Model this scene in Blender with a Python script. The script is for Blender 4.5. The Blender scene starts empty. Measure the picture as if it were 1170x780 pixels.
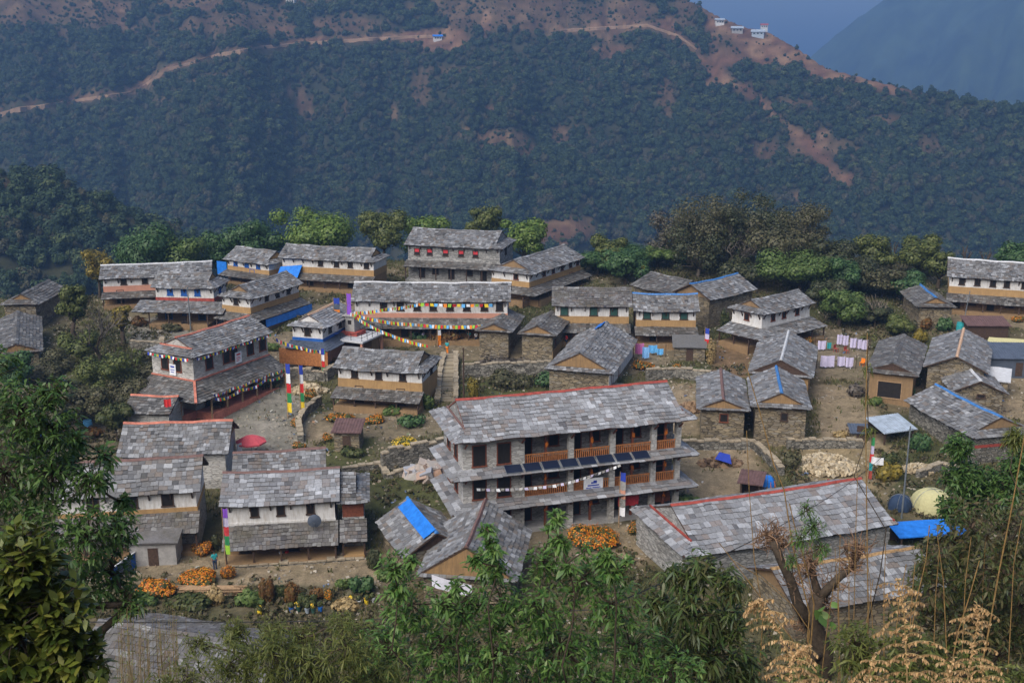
import bpy, bmesh, math, random
import numpy as np
from mathutils import Vector, Matrix
random.seed(7); RNG = np.random.default_rng(11)
S = bpy.context.scene
COL = S.collection
R = math.radians
# ------------------------------------------------------------------ camera
FPX = 1250.0
PIT = math.atan(330/FPX)
CP, SP = math.cos(PIT), math.sin(PIT)
cam = bpy.data.cameras.new('camera'); camo = bpy.data.objects.new('camera', cam); COL.objects.link(camo)
cam.sensor_width = 36; cam.lens = 36*FPX/1170; cam.clip_start = .1; cam.clip_end = 20000
camo.location = (0, 0, 0); camo.rotation_euler = (math.pi/2-PIT, 0, 0)
S.camera = camo
# ------------------------------------------------------------------ sky, sun, exposure
SUN_EL, SUN_AZ = R(48), R(215)
w = bpy.data.worlds.new('World'); S.world = w; w.use_nodes = True
nt = w.node_tree
sky = nt.nodes.new('ShaderNodeTexSky'); sky.sky_type = 'NISHITA'; sky.sun_disc = False
sky.sun_elevation = SUN_EL; sky.sun_rotation = SUN_AZ; sky.air_density = 1.0; sky.dust_density = 4.0; sky.ozone_density = 1.0
bg = nt.nodes['Background']; bg.inputs['Strength'].default_value = 0.08
nt.links.new(sky.outputs[0], bg.inputs['Color'])
sl = bpy.data.lights.new('sun', 'SUN'); sl.energy = 2.5; sl.angle = R(55); sl.color = (1, .965, .91)
so = bpy.data.objects.new('sun', sl); COL.objects.link(so)
sd = Vector((math.sin(SUN_AZ)*math.cos(SUN_EL), math.cos(SUN_AZ)*math.cos(SUN_EL), math.sin(SUN_EL)))
so.rotation_euler = sd.to_track_quat('Z', 'Y').to_euler()
S.view_settings.view_transform = 'Standard'; S.view_settings.look = 'None'
S.view_settings.gamma = 1; S.view_settings.exposure = 0.68
S.view_settings.use_curve_mapping = False
S.cycles.max_bounces = 6; S.cycles.diffuse_bounces = 3; S.cycles.volume_bounces = 1; S.cycles.transparent_max_bounces = 12

# ------------------------------------------------------------------ geometry helpers
A0G = 86*math.tan(PIT+math.atan(217/FPX))
def G(x, y): return -(A0G-.09*(max(y, 84)-86.))
def W(px, py, Y):
    """the point at world distance y = Y on the line of sight through photo pixel px, py"""
    a, b = (px-585)/FPX, (390-py)/FPX
    d = Vector((a, CP+b*SP, -SP+b*CP)); return d*(Y/d.y)
def gp(px, py, h=0.0):
    a, b = (px-585)/FPX, (390-py)/FPX
    d = Vector((a, CP+b*SP, -SP+b*CP)); lo, hi = 40., 400.
    for _ in range(50):
        m = (lo+hi)/2; p = d*(m/d.y)
        if p.z > G(p.x, p.y)+h: lo = m
        else: hi = m
    return d*(lo/d.y)
def sc(Y): return Y*1.045/FPX      # metres per photo pixel at distance Y
class MB:
    def __init__(s): s.v = []; s.f = []; s.m = []
    def add(s, vs, fs, mi=0):
        o = len(s.v); s.v.extend([tuple(p) for p in vs]); s.f.extend([tuple(i+o for i in f) for f in fs]); s.m.extend([mi]*len(fs)); return s
    def box(s, x0, x1, y0, y1, z0, z1, mi=0):
        return s.add([(x0,y0,z0),(x1,y0,z0),(x1,y1,z0),(x0,y1,z0),(x0,y0,z1),(x1,y0,z1),(x1,y1,z1),(x0,y1,z1)],
              [(0,3,2,1),(4,5,6,7),(0,1,5,4),(1,2,6,5),(2,3,7,6),(3,0,4,7)], mi)
    def quadbox(s, P, n, t, mi=0):
        """four corner points and a thickness t along n (both sides closed)"""
        n = Vector(n)*t; a = [Vector(p) for p in P]; b = [p+n for p in a]
        k = len(a)
        return s.add(a+b, [tuple(range(k))[::-1], tuple(range(k, 2*k))]+[(i,(i+1)%k,(i+1)%k+k,i+k) for i in range(k)], mi)
    def tube(s, pts, rad, n=6, mi=0, cap=True):
        pts = [Vector(p) for p in pts]; o = len(s.v); k = len(pts)
        if not hasattr(rad, '__len__'): rad = [rad]*k
        for i, p in enumerate(pts):
            d = (pts[min(i+1,k-1)]-pts[max(i-1,0)]).normalized()
            a = d.orthogonal().normalized() if abs(d.z) > .9 else d.cross(Vector((0,0,1))).normalized()
            b = d.cross(a)
            for j in range(n):
                t = 2*math.pi*j/n; s.v.append(tuple(p+(a*math.cos(t)+b*math.sin(t))*rad[i]))
        for i in range(k-1):
            for j in range(n):
                s.f.append((o+i*n+j, o+i*n+(j+1)%n, o+(i+1)*n+(j+1)%n, o+(i+1)*n+j)); s.m.append(mi)
        if cap:
            s.f.append(tuple(o+j for j in range(n))[::-1]); s.m.append(mi)
            s.f.append(tuple(o+(k-1)*n+j for j in range(n))); s.m.append(mi)
        return s
    def bar(s, a, b, w, h=None, mi=0):
        h = h or w; a = Vector(a); b = Vector(b); d = (b-a).normalized()
        x = d.cross(Vector((0,0,1)));  x = x.normalized() if x.length > .01 else Vector((1,0,0)); y = x.cross(d)
        c = [x*w/2+y*h/2, -x*w/2+y*h/2, -x*w/2-y*h/2, x*w/2-y*h/2]
        return s.add([a+q for q in c]+[b+q for q in c], [(0,1,2,3),(7,6,5,4)]+[(i,i+4,(i+1)%4+4,(i+1)%4) for i in range(4)], mi)
    def build(s, name, mats, parent=None, smooth=False):
        me = bpy.data.meshes.new(name); me.from_pydata(s.v, [], s.f)
        mats = mats if isinstance(mats, (list, tuple)) else [mats]
        for m in mats: me.materials.append(m)
        if len(mats) > 1: me.polygons.foreach_set('material_index', s.m)
        if smooth: me.polygons.foreach_set('use_smooth', [True]*len(s.f))
        me.update(); o = bpy.data.objects.new(name, me); COL.objects.link(o)
        if parent: o.parent = parent
        return o
def fast_mesh(name, V, k, mats, midx=None):
    """mesh of separate k-gons: V is (n*k, 3)"""
    V = np.asarray(V, dtype=np.float32).reshape(-1, 3); n = len(V)//k
    me = bpy.data.meshes.new(name); me.vertices.add(len(V)); me.vertices.foreach_set('co', V.ravel())
    me.loops.add(n*k); me.loops.foreach_set('vertex_index', np.arange(n*k, dtype=np.int32))
    me.polygons.add(n); me.polygons.foreach_set('loop_start', np.arange(0, n*k, k, dtype=np.int32))
    for m in (mats if isinstance(mats, (list, tuple)) else [mats]): me.materials.append(m)
    if midx is not None: me.polygons.foreach_set('material_index', np.asarray(midx, dtype=np.int32))
    me.update(calc_edges=True); me.validate(); return me
def link(name, me, parent=None):
    o = bpy.data.objects.new(name, me); COL.objects.link(o)
    if parent: o.parent = parent
    return o
def tag(o, label=None, cat=None, group=None, kind=None):
    for k, v in (('label', label), ('category', cat), ('group', group), ('kind', kind)):
        if v: o[k] = v
    return o
def thing(name, label, cat, loc=(0,0,0), rz=0.0, group=None):
    o = bpy.data.objects.new(name, None); o.empty_display_size = .3; COL.objects.link(o)
    o.location = loc; o.rotation_euler = (0, 0, rz); return tag(o, label, cat, group)

# ------------------------------------------------------------------ materials
def newmat(name):
    m = bpy.data.materials.new(name); m.use_nodes = True; t = m.node_tree
    b = t.nodes['Principled BSDF']; b.inputs['Roughness'].default_value = .85
    b.inputs['Specular IOR Level'].default_value = .25
    return m, t, b
def ramp(t, stops, interp='LINEAR'):
    r = t.nodes.new('ShaderNodeValToRGB'); r.color_ramp.interpolation = interp; e = r.color_ramp.elements
    while len(e) < len(stops): e.new(.5)
    for i, (p, c) in enumerate(stops): e[i].position = p; e[i].color = (*c, 1)
    return r
def noise(t, scale, detail=4, rough=.6, coord='Object', stretch=None):
    tc = t.nodes.new('ShaderNodeTexCoord'); n = t.nodes.new('ShaderNodeTexNoise')
    n.inputs['Scale'].default_value = scale; n.inputs['Detail'].default_value = detail; n.inputs['Roughness'].default_value = rough
    if stretch:
        mp = t.nodes.new('ShaderNodeMapping'); mp.inputs['Scale'].default_value = stretch
        t.links.new(tc.outputs[coord], mp.inputs[0]); t.links.new(mp.outputs[0], n.inputs['Vector'])
    else: t.links.new(tc.outputs[coord], n.inputs['Vector'])
    return n
def mix(t, a, b, fac, mode='MIX'):
    m = t.nodes.new('ShaderNodeMix'); m.data_type = 'RGBA'; m.blend_type = mode
    for sck, v in ((m.inputs[6], a), (m.inputs[7], b), (m.inputs[0], fac)):
        if hasattr(v, 'is_linked') or hasattr(v, 'links'): t.links.new(v, sck)
        elif isinstance(v, (tuple, list)): sck.default_value = (*v, 1)
        else: sck.default_value = v
    return m.outputs[2]
def bump(t, b, src, strength=.4, dist=.05):
    u = t.nodes.new('ShaderNodeBump'); u.inputs['Strength'].default_value = strength; u.inputs['Distance'].default_value = dist
    t.links.new(src, u.inputs['Height']); t.links.new(u.outputs[0], b.inputs['Normal'])
def plain(name, c, rough=.8, var=.25, scale=3.0, metal=0, c2=None):
    m, t, b = newmat(name); b.inputs['Roughness'].default_value = rough; b.inputs['Metallic'].default_value = metal
    n = noise(t, scale, 5, .65)
    lo = tuple(x*(1-var) for x in c) if c2 is None else c2; hi = tuple(min(1, x*(1+var)) for x in c)
    r = ramp(t, [(.3, lo), (.7, hi)]); t.links.new(n.outputs[0], r.inputs[0]); t.links.new(r.outputs[0], b.inputs['Base Color'])
    return m
def slate(name, dark, mid, light, brown, moss=.2, mosscol=(.10, .085, .06)):
    m, t, b = newmat(name); b.inputs['Roughness'].default_value = .62; b.inputs['Specular IOR Level'].default_value = .45
    g = t.nodes.new('ShaderNodeNewGeometry')
    r = ramp(t, [(0, dark), (.12, mid), (.28, tuple(x*.8 for x in mid)), (.4, brown), (.52, mid), (.7, tuple((x+y)/2 for x, y in zip(mid, light))), (.87, mid), (.94, light), (1, mid)])
    t.links.new(g.outputs['Random Per Island'], r.inputs[0])
    n2 = noise(t, .45, 5, .7); f = t.nodes.new('ShaderNodeMapRange'); f.inputs[1].default_value = .42; f.inputs[2].default_value = .75; f.inputs[4].default_value = moss*2
    t.links.new(n2.outputs[0], f.inputs[0]); c = mix(t, mix(t, r.outputs[0], mid, .12), mosscol, f.outputs[0])
    n3 = noise(t, 5, 6, .75); r3 = ramp(t, [(.25, (.5, .5, .5)), (.75, (1.35, 1.35, 1.35))]); t.links.new(n3.outputs[0], r3.inputs[0])
    c = mix(t, c, r3.outputs[0], .8, 'MULTIPLY')
    t.links.new(c, b.inputs['Base Color']); bump(t, b, n3.outputs[0], .35, .03)
    return m
def stone(name, cols, mortar, sx=1.6, sz=5.0, warp=.06):
    m, t, b = newmat(name)
    tc = t.nodes.new('ShaderNodeTexCoord'); nz = noise(t, 2.5, 3)
    ad = t.nodes.new('ShaderNodeVectorMath'); ad.operation = 'MULTIPLY_ADD'; ad.inputs[1].default_value = (warp*4,)*3
    t.links.new(nz.outputs['Color'], ad.inputs[0]); t.links.new(tc.outputs['Object'], ad.inputs[2])
    mp = t.nodes.new('ShaderNodeMapping'); mp.inputs['Scale'].default_value = (sx, sx, sz); t.links.new(ad.outputs[0], mp.inputs[0])
    v = t.nodes.new('ShaderNodeTexVoronoi'); v.inputs['Scale'].default_value = 1.0; t.links.new(mp.outputs[0], v.inputs['Vector'])
    e = t.nodes.new('ShaderNodeTexVoronoi'); e.feature = 'DISTANCE_TO_EDGE'; e.inputs['Scale'].default_value = 1.0; t.links.new(mp.outputs[0], e.inputs['Vector'])
    sp = t.nodes.new('ShaderNodeSeparateColor'); t.links.new(v.outputs['Color'], sp.inputs[0])
    r = ramp(t, [(i/(len(cols)-1), c) for i, c in enumerate(cols)]); t.links.new(sp.outputs[0], r.inputs[0])
    er = ramp(t, [(.0, (0,0,0)), (.09, (1,1,1))]); t.links.new(e.outputs['Distance'], er.inputs[0])
    c = mix(t, mortar, r.outputs[0], er.outputs[0])
    n = noise(t, .5, 4); nr = ramp(t, [(.3, (.7,.68,.65)), (.7, (1.15,1.15,1.15))]); t.links.new(n.outputs[0], nr.inputs[0])
    c = mix(t, c, nr.outputs[0], .8, 'MULTIPLY'); t.links.new(c, b.inputs['Base Color']); bump(t, b, er.outputs[0], .7, .06)
    return m
def wash(name, c, stain, amount=.5):
    """limewash or mud plaster with weather stains"""
    m, t, b = newmat(name); n = noise(t, 1.2, 6, .7); n2 = noise(t, 2.0, 5, .7, stretch=(3, 3, .5))
    r = ramp(t, [(.42, (0,0,0)), (.75, (amount,)*3)]); t.links.new(n2.outputs[0], r.inputs[0])
    r1 = ramp(t, [(.3, tuple(x*.82 for x in c)), (.7, tuple(min(1, x*1.08) for x in c))]); t.links.new(n.outputs[0], r1.inputs[0])
    t.links.new(mix(t, r1.outputs[0], stain, r.outputs[0]), b.inputs['Base Color']); bump(t, b, n.outputs[0], .3, .04)
    return m
def leafmat(name, cols, trans=.25, rough=.55):
    m, t, b = newmat(name); b.inputs['Roughness'].default_value = rough; b.inputs['Specular IOR Level'].default_value = .35
    g = t.nodes.new('ShaderNodeNewGeometry'); r = ramp(t, [(i/(len(cols)-1), c) for i, c in enumerate(cols)])
    t.links.new(g.outputs['Random Per Island'], r.inputs[0]); t.links.new(r.outputs[0], b.inputs['Base Color'])
    tr = t.nodes.new('ShaderNodeBsdfTranslucent'); t.links.new(r.outputs[0], tr.inputs['Color'])
    ms = t.nodes.new('ShaderNodeMixShader'); ms.inputs[0].default_value = trans
    t.links.new(b.outputs[0], ms.inputs[1]); t.links.new(tr.outputs[0], ms.inputs[2])
    t.links.new(ms.outputs[0], t.nodes['Material Output'].inputs['Surface'])
    return m
M = {}
M['slate'] = slate('slate_grey', (.035,.035,.037), (.155,.156,.162), (.42,.43,.45), (.18,.145,.12), .22)
M['slate_light'] = slate('slate_pale', (.075,.072,.077), (.225,.23,.245), (.47,.485,.52), (.225,.19,.175), .18)
M['slate_dark'] = slate('slate_weathered', (.025,.025,.025), (.10,.097,.095), (.30,.295,.29), (.12,.095,.08), .3)
M['slate_old'] = slate('slate_old', (.045,.04,.045), (.125,.118,.12), (.30,.30,.30), (.15,.12,.10), .5, (.08,.07,.045))
M['stone'] = stone('rubble_stone', [(.10,.085,.06), (.22,.18,.115), (.30,.245,.16), (.17,.14,.10), (.26,.235,.19)], (.07,.055,.04))
M['stone_grey'] = stone('grey_stone', [(.21,.21,.205), (.32,.32,.31), (.42,.415,.40), (.26,.255,.25)], (.16,.155,.15), 1.8, 6)
M['stone_white'] = stone('pale_dressed_stone', [(.38,.37,.35), (.48,.47,.45), (.55,.54,.52), (.44,.42,.39)], (.3,.29,.27), 1.5, 5)
M['stone_wall'] = stone('dry_stone', [(.08,.075,.065), (.2,.19,.165), (.3,.285,.25), (.14,.125,.1)], (.03,.028,.022), 2.2, 4.5)
M['white'] = wash('limewash', (.68,.67,.66), (.36,.32,.27), .75)
M['ochre'] = wash('ochre_mud', (.40,.25,.11), (.25,.155,.075), .8)
M['ochre_dark'] = wash('weathered_gable', (.30,.185,.085), (.13,.09,.055), .8)
M['mud'] = wash('brown_mud', (.27,.175,.09), (.15,.10,.06), .7)
M['pink'] = wash('salmon_wash', (.55,.27,.19), (.40,.22,.16), .5)
M['wood'] = plain('dark_timber', (.065,.04,.028), .75, .4, 6)
M['wood_red'] = plain('red_brown_timber', (.17,.055,.03), .6, .35, 6)
M['wood_orange'] = plain('varnished_plank', (.42,.17,.06), .55, .4, 4)
M['wood_pale'] = plain('pale_timber', (.32,.21,.12), .75, .35, 6)
M['dark'] = plain('dark_opening', (.018,.015,.014), .6, .3)
M['green_wood'] = plain('green_painted_wood', (.03,.08,.065), .6, .3)
M['blue_wood'] = plain('blue_painted_wood', (.02,.10,.36), .6, .25)
M['red_cloth'] = plain('red_cloth', (.55,.05,.06), .9, .3)
M['red_paint'] = plain('red_paint', (.30,.06,.045), .7, .4, 2)
M['salmon_paint'] = plain('salmon_paint', (.45,.16,.11), .75, .35, 2)
M['brown_ridge'] = plain('brown_cement', (.16,.095,.085), .8, .3, 3)
M['blue_ridge'] = plain('faded_blue_ridge', (.05,.17,.42), .6, .35, 3)
M['peach'] = plain('peach_cement', (.55,.36,.24), .8, .2, 3)
M['blue_tarp'] = plain('blue_tarpaulin', (.02,.17,.60), .4, .25, 2)
M['white_cement'] = plain('white_cement', (.5,.51,.53), .8, .2, 3)
M['cement'] = plain('grey_cement', (.30,.29,.28), .85, .25, 2)
M['tin'] = plain('corrugated_tin', (.38,.44,.51), .45, .3, 1.5, .3)
M['tin_dark'] = plain('blue_grey_sheet', (.09,.11,.15), .5, .25, 1.5, .2)
M['tin_brown'] = plain('brown_sheet', (.12,.07,.065), .6, .3, 2)
M['ground_floor'] = plain('packed_clay', (.34,.24,.14), .9, .3, 1.5)
M['steel'] = plain('galvanised_steel', (.17,.19,.21), .5, .25, 2, .3)
M['thatch'] = plain('dry_thatch', (.3,.19,.09), .9, .5, 5)
for n_, c_ in dict(f_blue=(.03,.06,.38), f_white=(.72,.73,.76), f_red=(.55,.03,.03), f_green=(.03,.22,.08), f_yellow=(.72,.52,.03), f_orange=(.75,.22,.02), f_lblue=(.12,.4,.75), f_lime=(.3,.55,.05), f_purple=(.22,.08,.5), f_lilac=(.52,.48,.66), f_pink=(.55,.16,.4), cloth_white=(.6,.6,.68), cloth_blue=(.2,.42,.75), pv=(.012,.018,.04), umb=(.62,.10,.12), skin=(.25,.13,.08), denim=(.025,.045,.09), hair=(.01,.008,.007), tent=(.46,.43,.23), teal=(.03,.3,.32), wire=(.03,.03,.03), rope=(.25,.24,.22)).items():
    M[n_] = plain(n_, c_, .35 if n_ == 'pv' else .85, .12, 6)

# ------------------------------------------------------------------ terrain
_P = np.random.default_rng(5).random((256, 256))
def vnoise(x, y):
    xi, yi = np.floor(x).astype(int), np.floor(y).astype(int); fx, fy = x-xi, y-yi
    fx, fy = fx*fx*(3-2*fx), fy*fy*(3-2*fy)
    g = lambda a, b: _P[a & 255, b & 255]
    return (g(xi, yi)*(1-fx)+g(xi+1, yi)*fx)*(1-fy)+(g(xi, yi+1)*(1-fx)+g(xi+1, yi+1)*fx)*fy
def fbm(x, y, o=4):
    s, a, t = 0, 1, 0
    for i in range(o): s = s+a*vnoise(x+i*17.3, y+i*9.1); t += a; x, y, a = x*2.03, y*2.03, a*.5
    return s/t
def crest(pts):
    """photo skyline -> (azimuth, slope) table"""
    A, T = [], []
    for px, py in pts:
        e = math.tan(math.atan((390-py)/FPX)-PIT); A.append((px-585)/FPX*(CP-e*SP)); T.append(e)
    return np.array(A), np.array(T)
C1 = crest([(-700,-260),(-200,-150),(0,-100),(300,-75),(560,-48),(700,-30),(760,-12),(800,6),(820,18),(850,30),(880,37),(912,55),(945,78),(1000,92),(1060,107),(1110,118),(1170,129),(1400,165),(1900,200)])
C2 = crest([(-400,140),(-100,175),(0,196),(60,212),(100,228),(150,248),(200,272),(260,300),(330,330),(420,380)])
def H(x, y):
    x = np.asarray(x, float); y = np.asarray(y, float)
    near = -1.75-.66*np.maximum(y, -30); vil = -(A0G-.09*(np.maximum(y, 84)-86.))
    k = 1.5; h = np.maximum(near, vil)+k*np.exp(-np.abs(near-vil)/k)*.3
    h = h+(fbm(x*.15, y*.15, 3)-.5)*.5*np.clip((y-40)/20, 0, 1)*np.clip(1-(np.abs(x)-120)/60, .3, 1)
    edge = np.interp(x, [-55, -44, -30], [153, 156, 171])+6*(fbm(x*.03+7, y*0, 2)-.5)
    h = np.where(y > edge, h-.6*(y-edge)-.02*np.minimum(y-edge, 12)**1.2, h)
    yy = np.maximum(y, 150.); a = x/yy
    t = np.interp(a, *C1); yc = 538/(.58-t)
    m = np.where(y < yc, -132+.58*(y-700), yc*t-.45*(y-yc))
    rel = np.clip((yc-y)/220, 0, 1)
    gul = np.abs(fbm(a*9+.35*fbm(a*5, y*.004, 2), y*.0012, 4)-.5)*2
    rel = rel*(1-.92*np.exp(-((a-.041)/.032)**4)*np.clip((880-y)/80, 0, 1))
    m = m+rel*((gul-.35)*125+(fbm(a*30, y*.02, 3)-.5)*24)
    t2 = np.interp(a, *C2); yc2 = 400+0*a
    sp = np.where(y < yc2, yc2*t2+.55*(y-yc2), yc2*t2-.5*(y-yc2))-np.clip((a+.12)*900, 0, 400)
    sp = sp+(fbm(a*22, y*.02, 3)-.5)*14*np.clip(np.abs(yc2-y)/40, 0.15, 1)
    m2 = np.maximum(m, sp)
    return np.where(y > 200, np.maximum(h, m2), h)
def project(x, y, z):
    dep = y*CP-z*SP; dep = np.where(np.abs(dep) < .01, .01, dep)
    return 585+FPX*x/dep, 390-FPX*(y*SP+z*CP)/dep
def hp(px, py, y0=230, y1=1500):
    a, b = (px-585)/FPX, (390-py)/FPX; Y = np.arange(y0, y1, .8); d = (a, CP+b*SP, -SP+b*CP)
    X = Y*d[0]/d[1]; Z = Y*d[2]/d[1]; q = np.nonzero(H(X, Y) > Z)[0]
    i = q[0] if len(q) else len(Y)-1
    return Vector((X[i], Y[i], Z[i]))
def inpoly(px, py, poly):
    r = np.zeros(px.shape, bool); n = len(poly)
    for i in range(n):
        x1, y1 = poly[i]; x2, y2 = poly[(i+1) % n]
        if y1 == y2: continue
        r ^= ((y1 > py) != (y2 > py)) & (px < (x2-x1)*(py-y1)/(y2-y1)+x1)
    return r
def distline(px, py, line):
    d = np.full(px.shape, 1e9)
    for (x1, y1), (x2, y2) in zip(line, line[1:]):
        t = np.clip(((px-x1)*(x2-x1)+(py-y1)*(y2-y1))/((x2-x1)**2+(y2-y1)**2), 0, 1)
        d = np.minimum(d, np.hypot(px-x1-t*(x2-x1), py-y1-t*(y2-y1)))
    return d
ROAD = [(-40,140),(0,131),(20,125),(48,122),(80,117),(112,112),(150,107),(168,96),(192,80),(215,74),(250,63),(300,55),(350,50),(390,48),(430,45),(470,43),(505,42)]
ROAD2 = [(640,36),(690,33),(740,30),(775,42),(800,60)]
SPUR = [(800,5),(822,16),(850,28),(880,34),(912,52),(945,76),(1000,90),(1066,106),(1066,112),(1000,104),(950,98),(925,88),(902,76),(880,82),(850,80),(830,62),(812,50)]
SCAR = [(760,30),(782,52),(800,66),(818,84),(838,98),(868,116),(893,138),(915,160),(940,182),(955,200),(972,212)]
PATCH = [(900,120,30,6,.6),(1010,135,20,6,.5),(870,165,14,20,.5),(760,110,10,22,.5),(700,60,30,8,.7),(830,60,24,14,.9),(400,30,40,10,.6),(250,30,40,12,.5),(480,100,10,20,.4),(300,140,8,14,.5),(1060,170,12,12,.4),(60,10,70,26,.55),(140,20,4,20,.9),(150,36,5,4,1),(110,18,40,22,.5),(215,5,40,10,.6),(300,20,30,14,.5),(320,35,18,8,.8),(500,45,36,10,1),(505,52,24,6,1),(540,15,40,20,.5),(555,25,6,14,.9),(620,15,60,22,.55),(700,22,60,20,.6),(760,28,22,10,.9),(758,35,8,6,1),
   (560,125,10,4,.8),(575,160,26,9,.6),(595,172,18,9,.7),(612,130,12,4,.7),(650,150,26,5,.6),(640,160,12,10,.5),(668,95,6,3,.8),(240,88,10,4,.9),(225,95,8,3,.9),(262,88,8,2,1),(180,118,14,3,.7),(345,105,5,26,.6),(330,98,4,14,.6),(355,130,3,18,.6),(395,120,4,18,.5),(530,150,8,4,.6),(540,155,8,3,.6),
   (10,212,20,6,.7),(28,220,10,5,.6),(636,266,38,17,1.0),(955,86,5,9,1.1),(940,158,8,10,.8),(965,205,14,8,.8),(935,170,30,10,.5),(850,102,14,8,.9),(820,96,18,7,.8),(905,225,7,4,.7),(920,165,8,6,1),(510,80,40,3,.4),(180,60,8,5,.5),(70,40,12,6,.6),(450,130,4,10,.5),(960,173,30,2,.5)]
def bare(px, py, x, y):
    n = fbm(x*.035+3, y*.035, 4)
    m = np.zeros(px.shape)
    for cx, cy, rx, ry, s in PATCH:
        d = ((px-cx)/rx)**2+((py-cy)/ry)**2
        m = np.maximum(m, s*np.clip(1.5-d-(n-.5)*3.2, 0, 1)*(d < 2.2))
    m = np.maximum(m, inpoly(px+(n-.5)*16, py+(n-.5)*10, SPUR)*np.clip(1.15-(n-.42)*1.8, .45, 1))
    ds = distline(px+(n-.5)*14, py+(n-.5)*8, SCAR); m = np.maximum(m, np.clip(1.25-ds/7-(n-.5)*2, 0, 1))
    for rd in (ROAD, ROAD2):
        ds = distline(px, py+2, rd); m = np.maximum(m, np.clip(1.5-ds/3.2-(n-.5)*1.5, 0, 1))
    top = np.clip((70-py)/60, 0, 1)*np.clip((n-.5)*5, 0, 1)*.5
    return np.where((px > -300) & (px < 1450), np.maximum(m, top), 0)
xs = np.concatenate([-np.geomspace(106, 2900, 170)[::-1], np.arange(-105, 105.1, .85), np.geomspace(106, 2900, 170)])
ys = np.concatenate([np.arange(-60, 46, 2.5), np.arange(46.5, 186, .85), np.geomspace(187, 560, 60), np.arange(566, 1250, 5.), np.geomspace(1256, 4800, 30)])
X, Y = np.meshgrid(xs, ys); Z = H(X, Y)
PX, PY = project(X, Y, Z)
gcol = np.zeros(X.shape+(3,)); nf = fbm(X*.22, Y*.22, 4); nb = fbm(X*.05+40, Y*.05, 3)
def lerp(a, b, t): return a+(b-a)*t[..., None]
A_ = lambda *c: np.array(c)
gcol[:] = lerp(A_(.06,.066,.026), A_(.13,.105,.06), np.clip((nf-.35)*3.2, 0, 1))
gcol = lerp(gcol, A_(.17,.145,.10), np.clip((nb-.5)*3, 0, .6))
CLAY, PAVE, GRASS, DUST = A_(.31,.245,.165), A_(.27,.255,.225), A_(.085,.095,.03), A_(.24,.195,.135)
AREAS = [(PAVE,[(244,478),(322,440),(352,462),(350,516),(262,528)]),(DUST,[(352,478),(370,468),(480,466),(508,480),(508,494),(455,502),(345,505)]),(CLAY,[(150,618),(262,636),(420,628),(445,640),(440,672),(150,662)]),
  (DUST,[(478,382),(600,384),(600,412),(500,410),(480,398)]),(CLAY,[(775,508),(862,512),(885,548),(880,580),(780,590),(770,560)]),(CLAY,[(930,440),(998,440),(1010,505),(938,505)]),(DUST,[(925,372),(985,378),(1000,440),(925,428)]),
  (CLAY,[(1120,410),(1200,410),(1200,480),(1115,476)]),(A_(.20,.13,.075),[(818,388),(866,392),(858,426),(806,430)]),(PAVE,[(140,364),(262,364),(266,396),(150,396)]),(CLAY,[(1080,350),(1200,350),(1200,376),(1078,372)]),
  (GRASS,[(412,540),(508,538),(520,585),(425,600)]),(GRASS,[(525,436),(722,424),(730,462),(520,470)]),(GRASS,[(372,502),(430,500),(430,545),(368,545)]),(DUST,[(298,384),(335,380),(345,440),(322,445)]),(GRASS,[(60,400),(170,400),(140,480),(40,480)]),
  (DUST,[(60,478),(140,490),(130,540),(30,540)]),(DUST,[(440,600),(720,596),(720,650),(440,670)]),(A_(.28,.22,.13),[(905,500),(1020,505),(1020,560),(905,560)]),(DUST,[(690,380),(800,380),(812,400),(720,430)]),(DUST,[(350,350),(400,345),(470,395),(430,398),(330,400)]),(CLAY,[(740,440),(800,440),(800,500),(770,500)]),(DUST,[(1080,400),(1130,395),(1200,400),(1200,420),(1120,425)]),(CLAY,[(690,600),(760,600),(740,650),(680,650)])]
vil = (Y > 46) & (Y < 186) & (np.abs(X) < 104)
for c, poly in AREAS:
    ins = inpoly(PX+(nf-.5)*16, PY+(fbm(X*.3+9, Y*.3, 3)-.5)*10, poly) & vil
    cc = lerp(c*.6, c*1.02, np.clip(fbm(X*.4+5, Y*.4, 4), 0, 1)); gcol = np.where(ins[..., None], lerp(gcol, cc, np.full(X.shape, .88)), gcol)
hill = Y > 200
bm_ = bare(PX, PY, X, Y)
n3 = fbm(X*.06, Y*.06, 4)
hc = lerp(A_(.020,.026,.012), A_(.045,.045,.022), np.clip((n3-.3)*2.5, 0, 1))
hb = lerp(A_(.13,.065,.04), A_(.24,.145,.085), np.clip((fbm(X*.09+3, Y*.09, 3)-.4)*3, 0, 1))
hb = hb*(1-.35*(np.sin(Z*1.1+n3*3) > .55)[..., None])
gcol = np.where(hill[..., None], lerp(hc, hb, np.clip(bm_, 0, 1)), gcol)
def gridmesh(name, X, Y, Z, mat, col=None):
    n, m = X.shape; me = bpy.data.meshes.new(name)
    V = np.stack([X, Y, Z], -1).reshape(-1, 3).astype(np.float32)
    i = np.arange(n*m).reshape(n, m); q = np.stack([i[:-1,:-1], i[:-1,1:], i[1:,1:], i[1:,:-1]], -1).reshape(-1, 4).astype(np.int32)
    me.vertices.add(len(V)); me.vertices.foreach_set('co', V.ravel()); me.loops.add(q.size); me.loops.foreach_set('vertex_index', q.ravel())
    me.polygons.add(len(q)); me.polygons.foreach_set('loop_start', np.arange(0, q.size, 4, dtype=np.int32)); me.polygons.foreach_set('use_smooth', np.ones(len(q), bool))
    me.materials.append(mat)
    if col is not None:
        at = me.color_attributes.new('gc', 'FLOAT_COLOR', 'POINT'); c4 = np.ones((len(V), 4), np.float32); c4[:, :3] = col.reshape(-1, 3); at.data.foreach_set('color', c4.ravel())
    me.update(calc_edges=True); return link(name, me)
gm, t, b = newmat('earth'); b.inputs['Roughness'].default_value = .95
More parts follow.
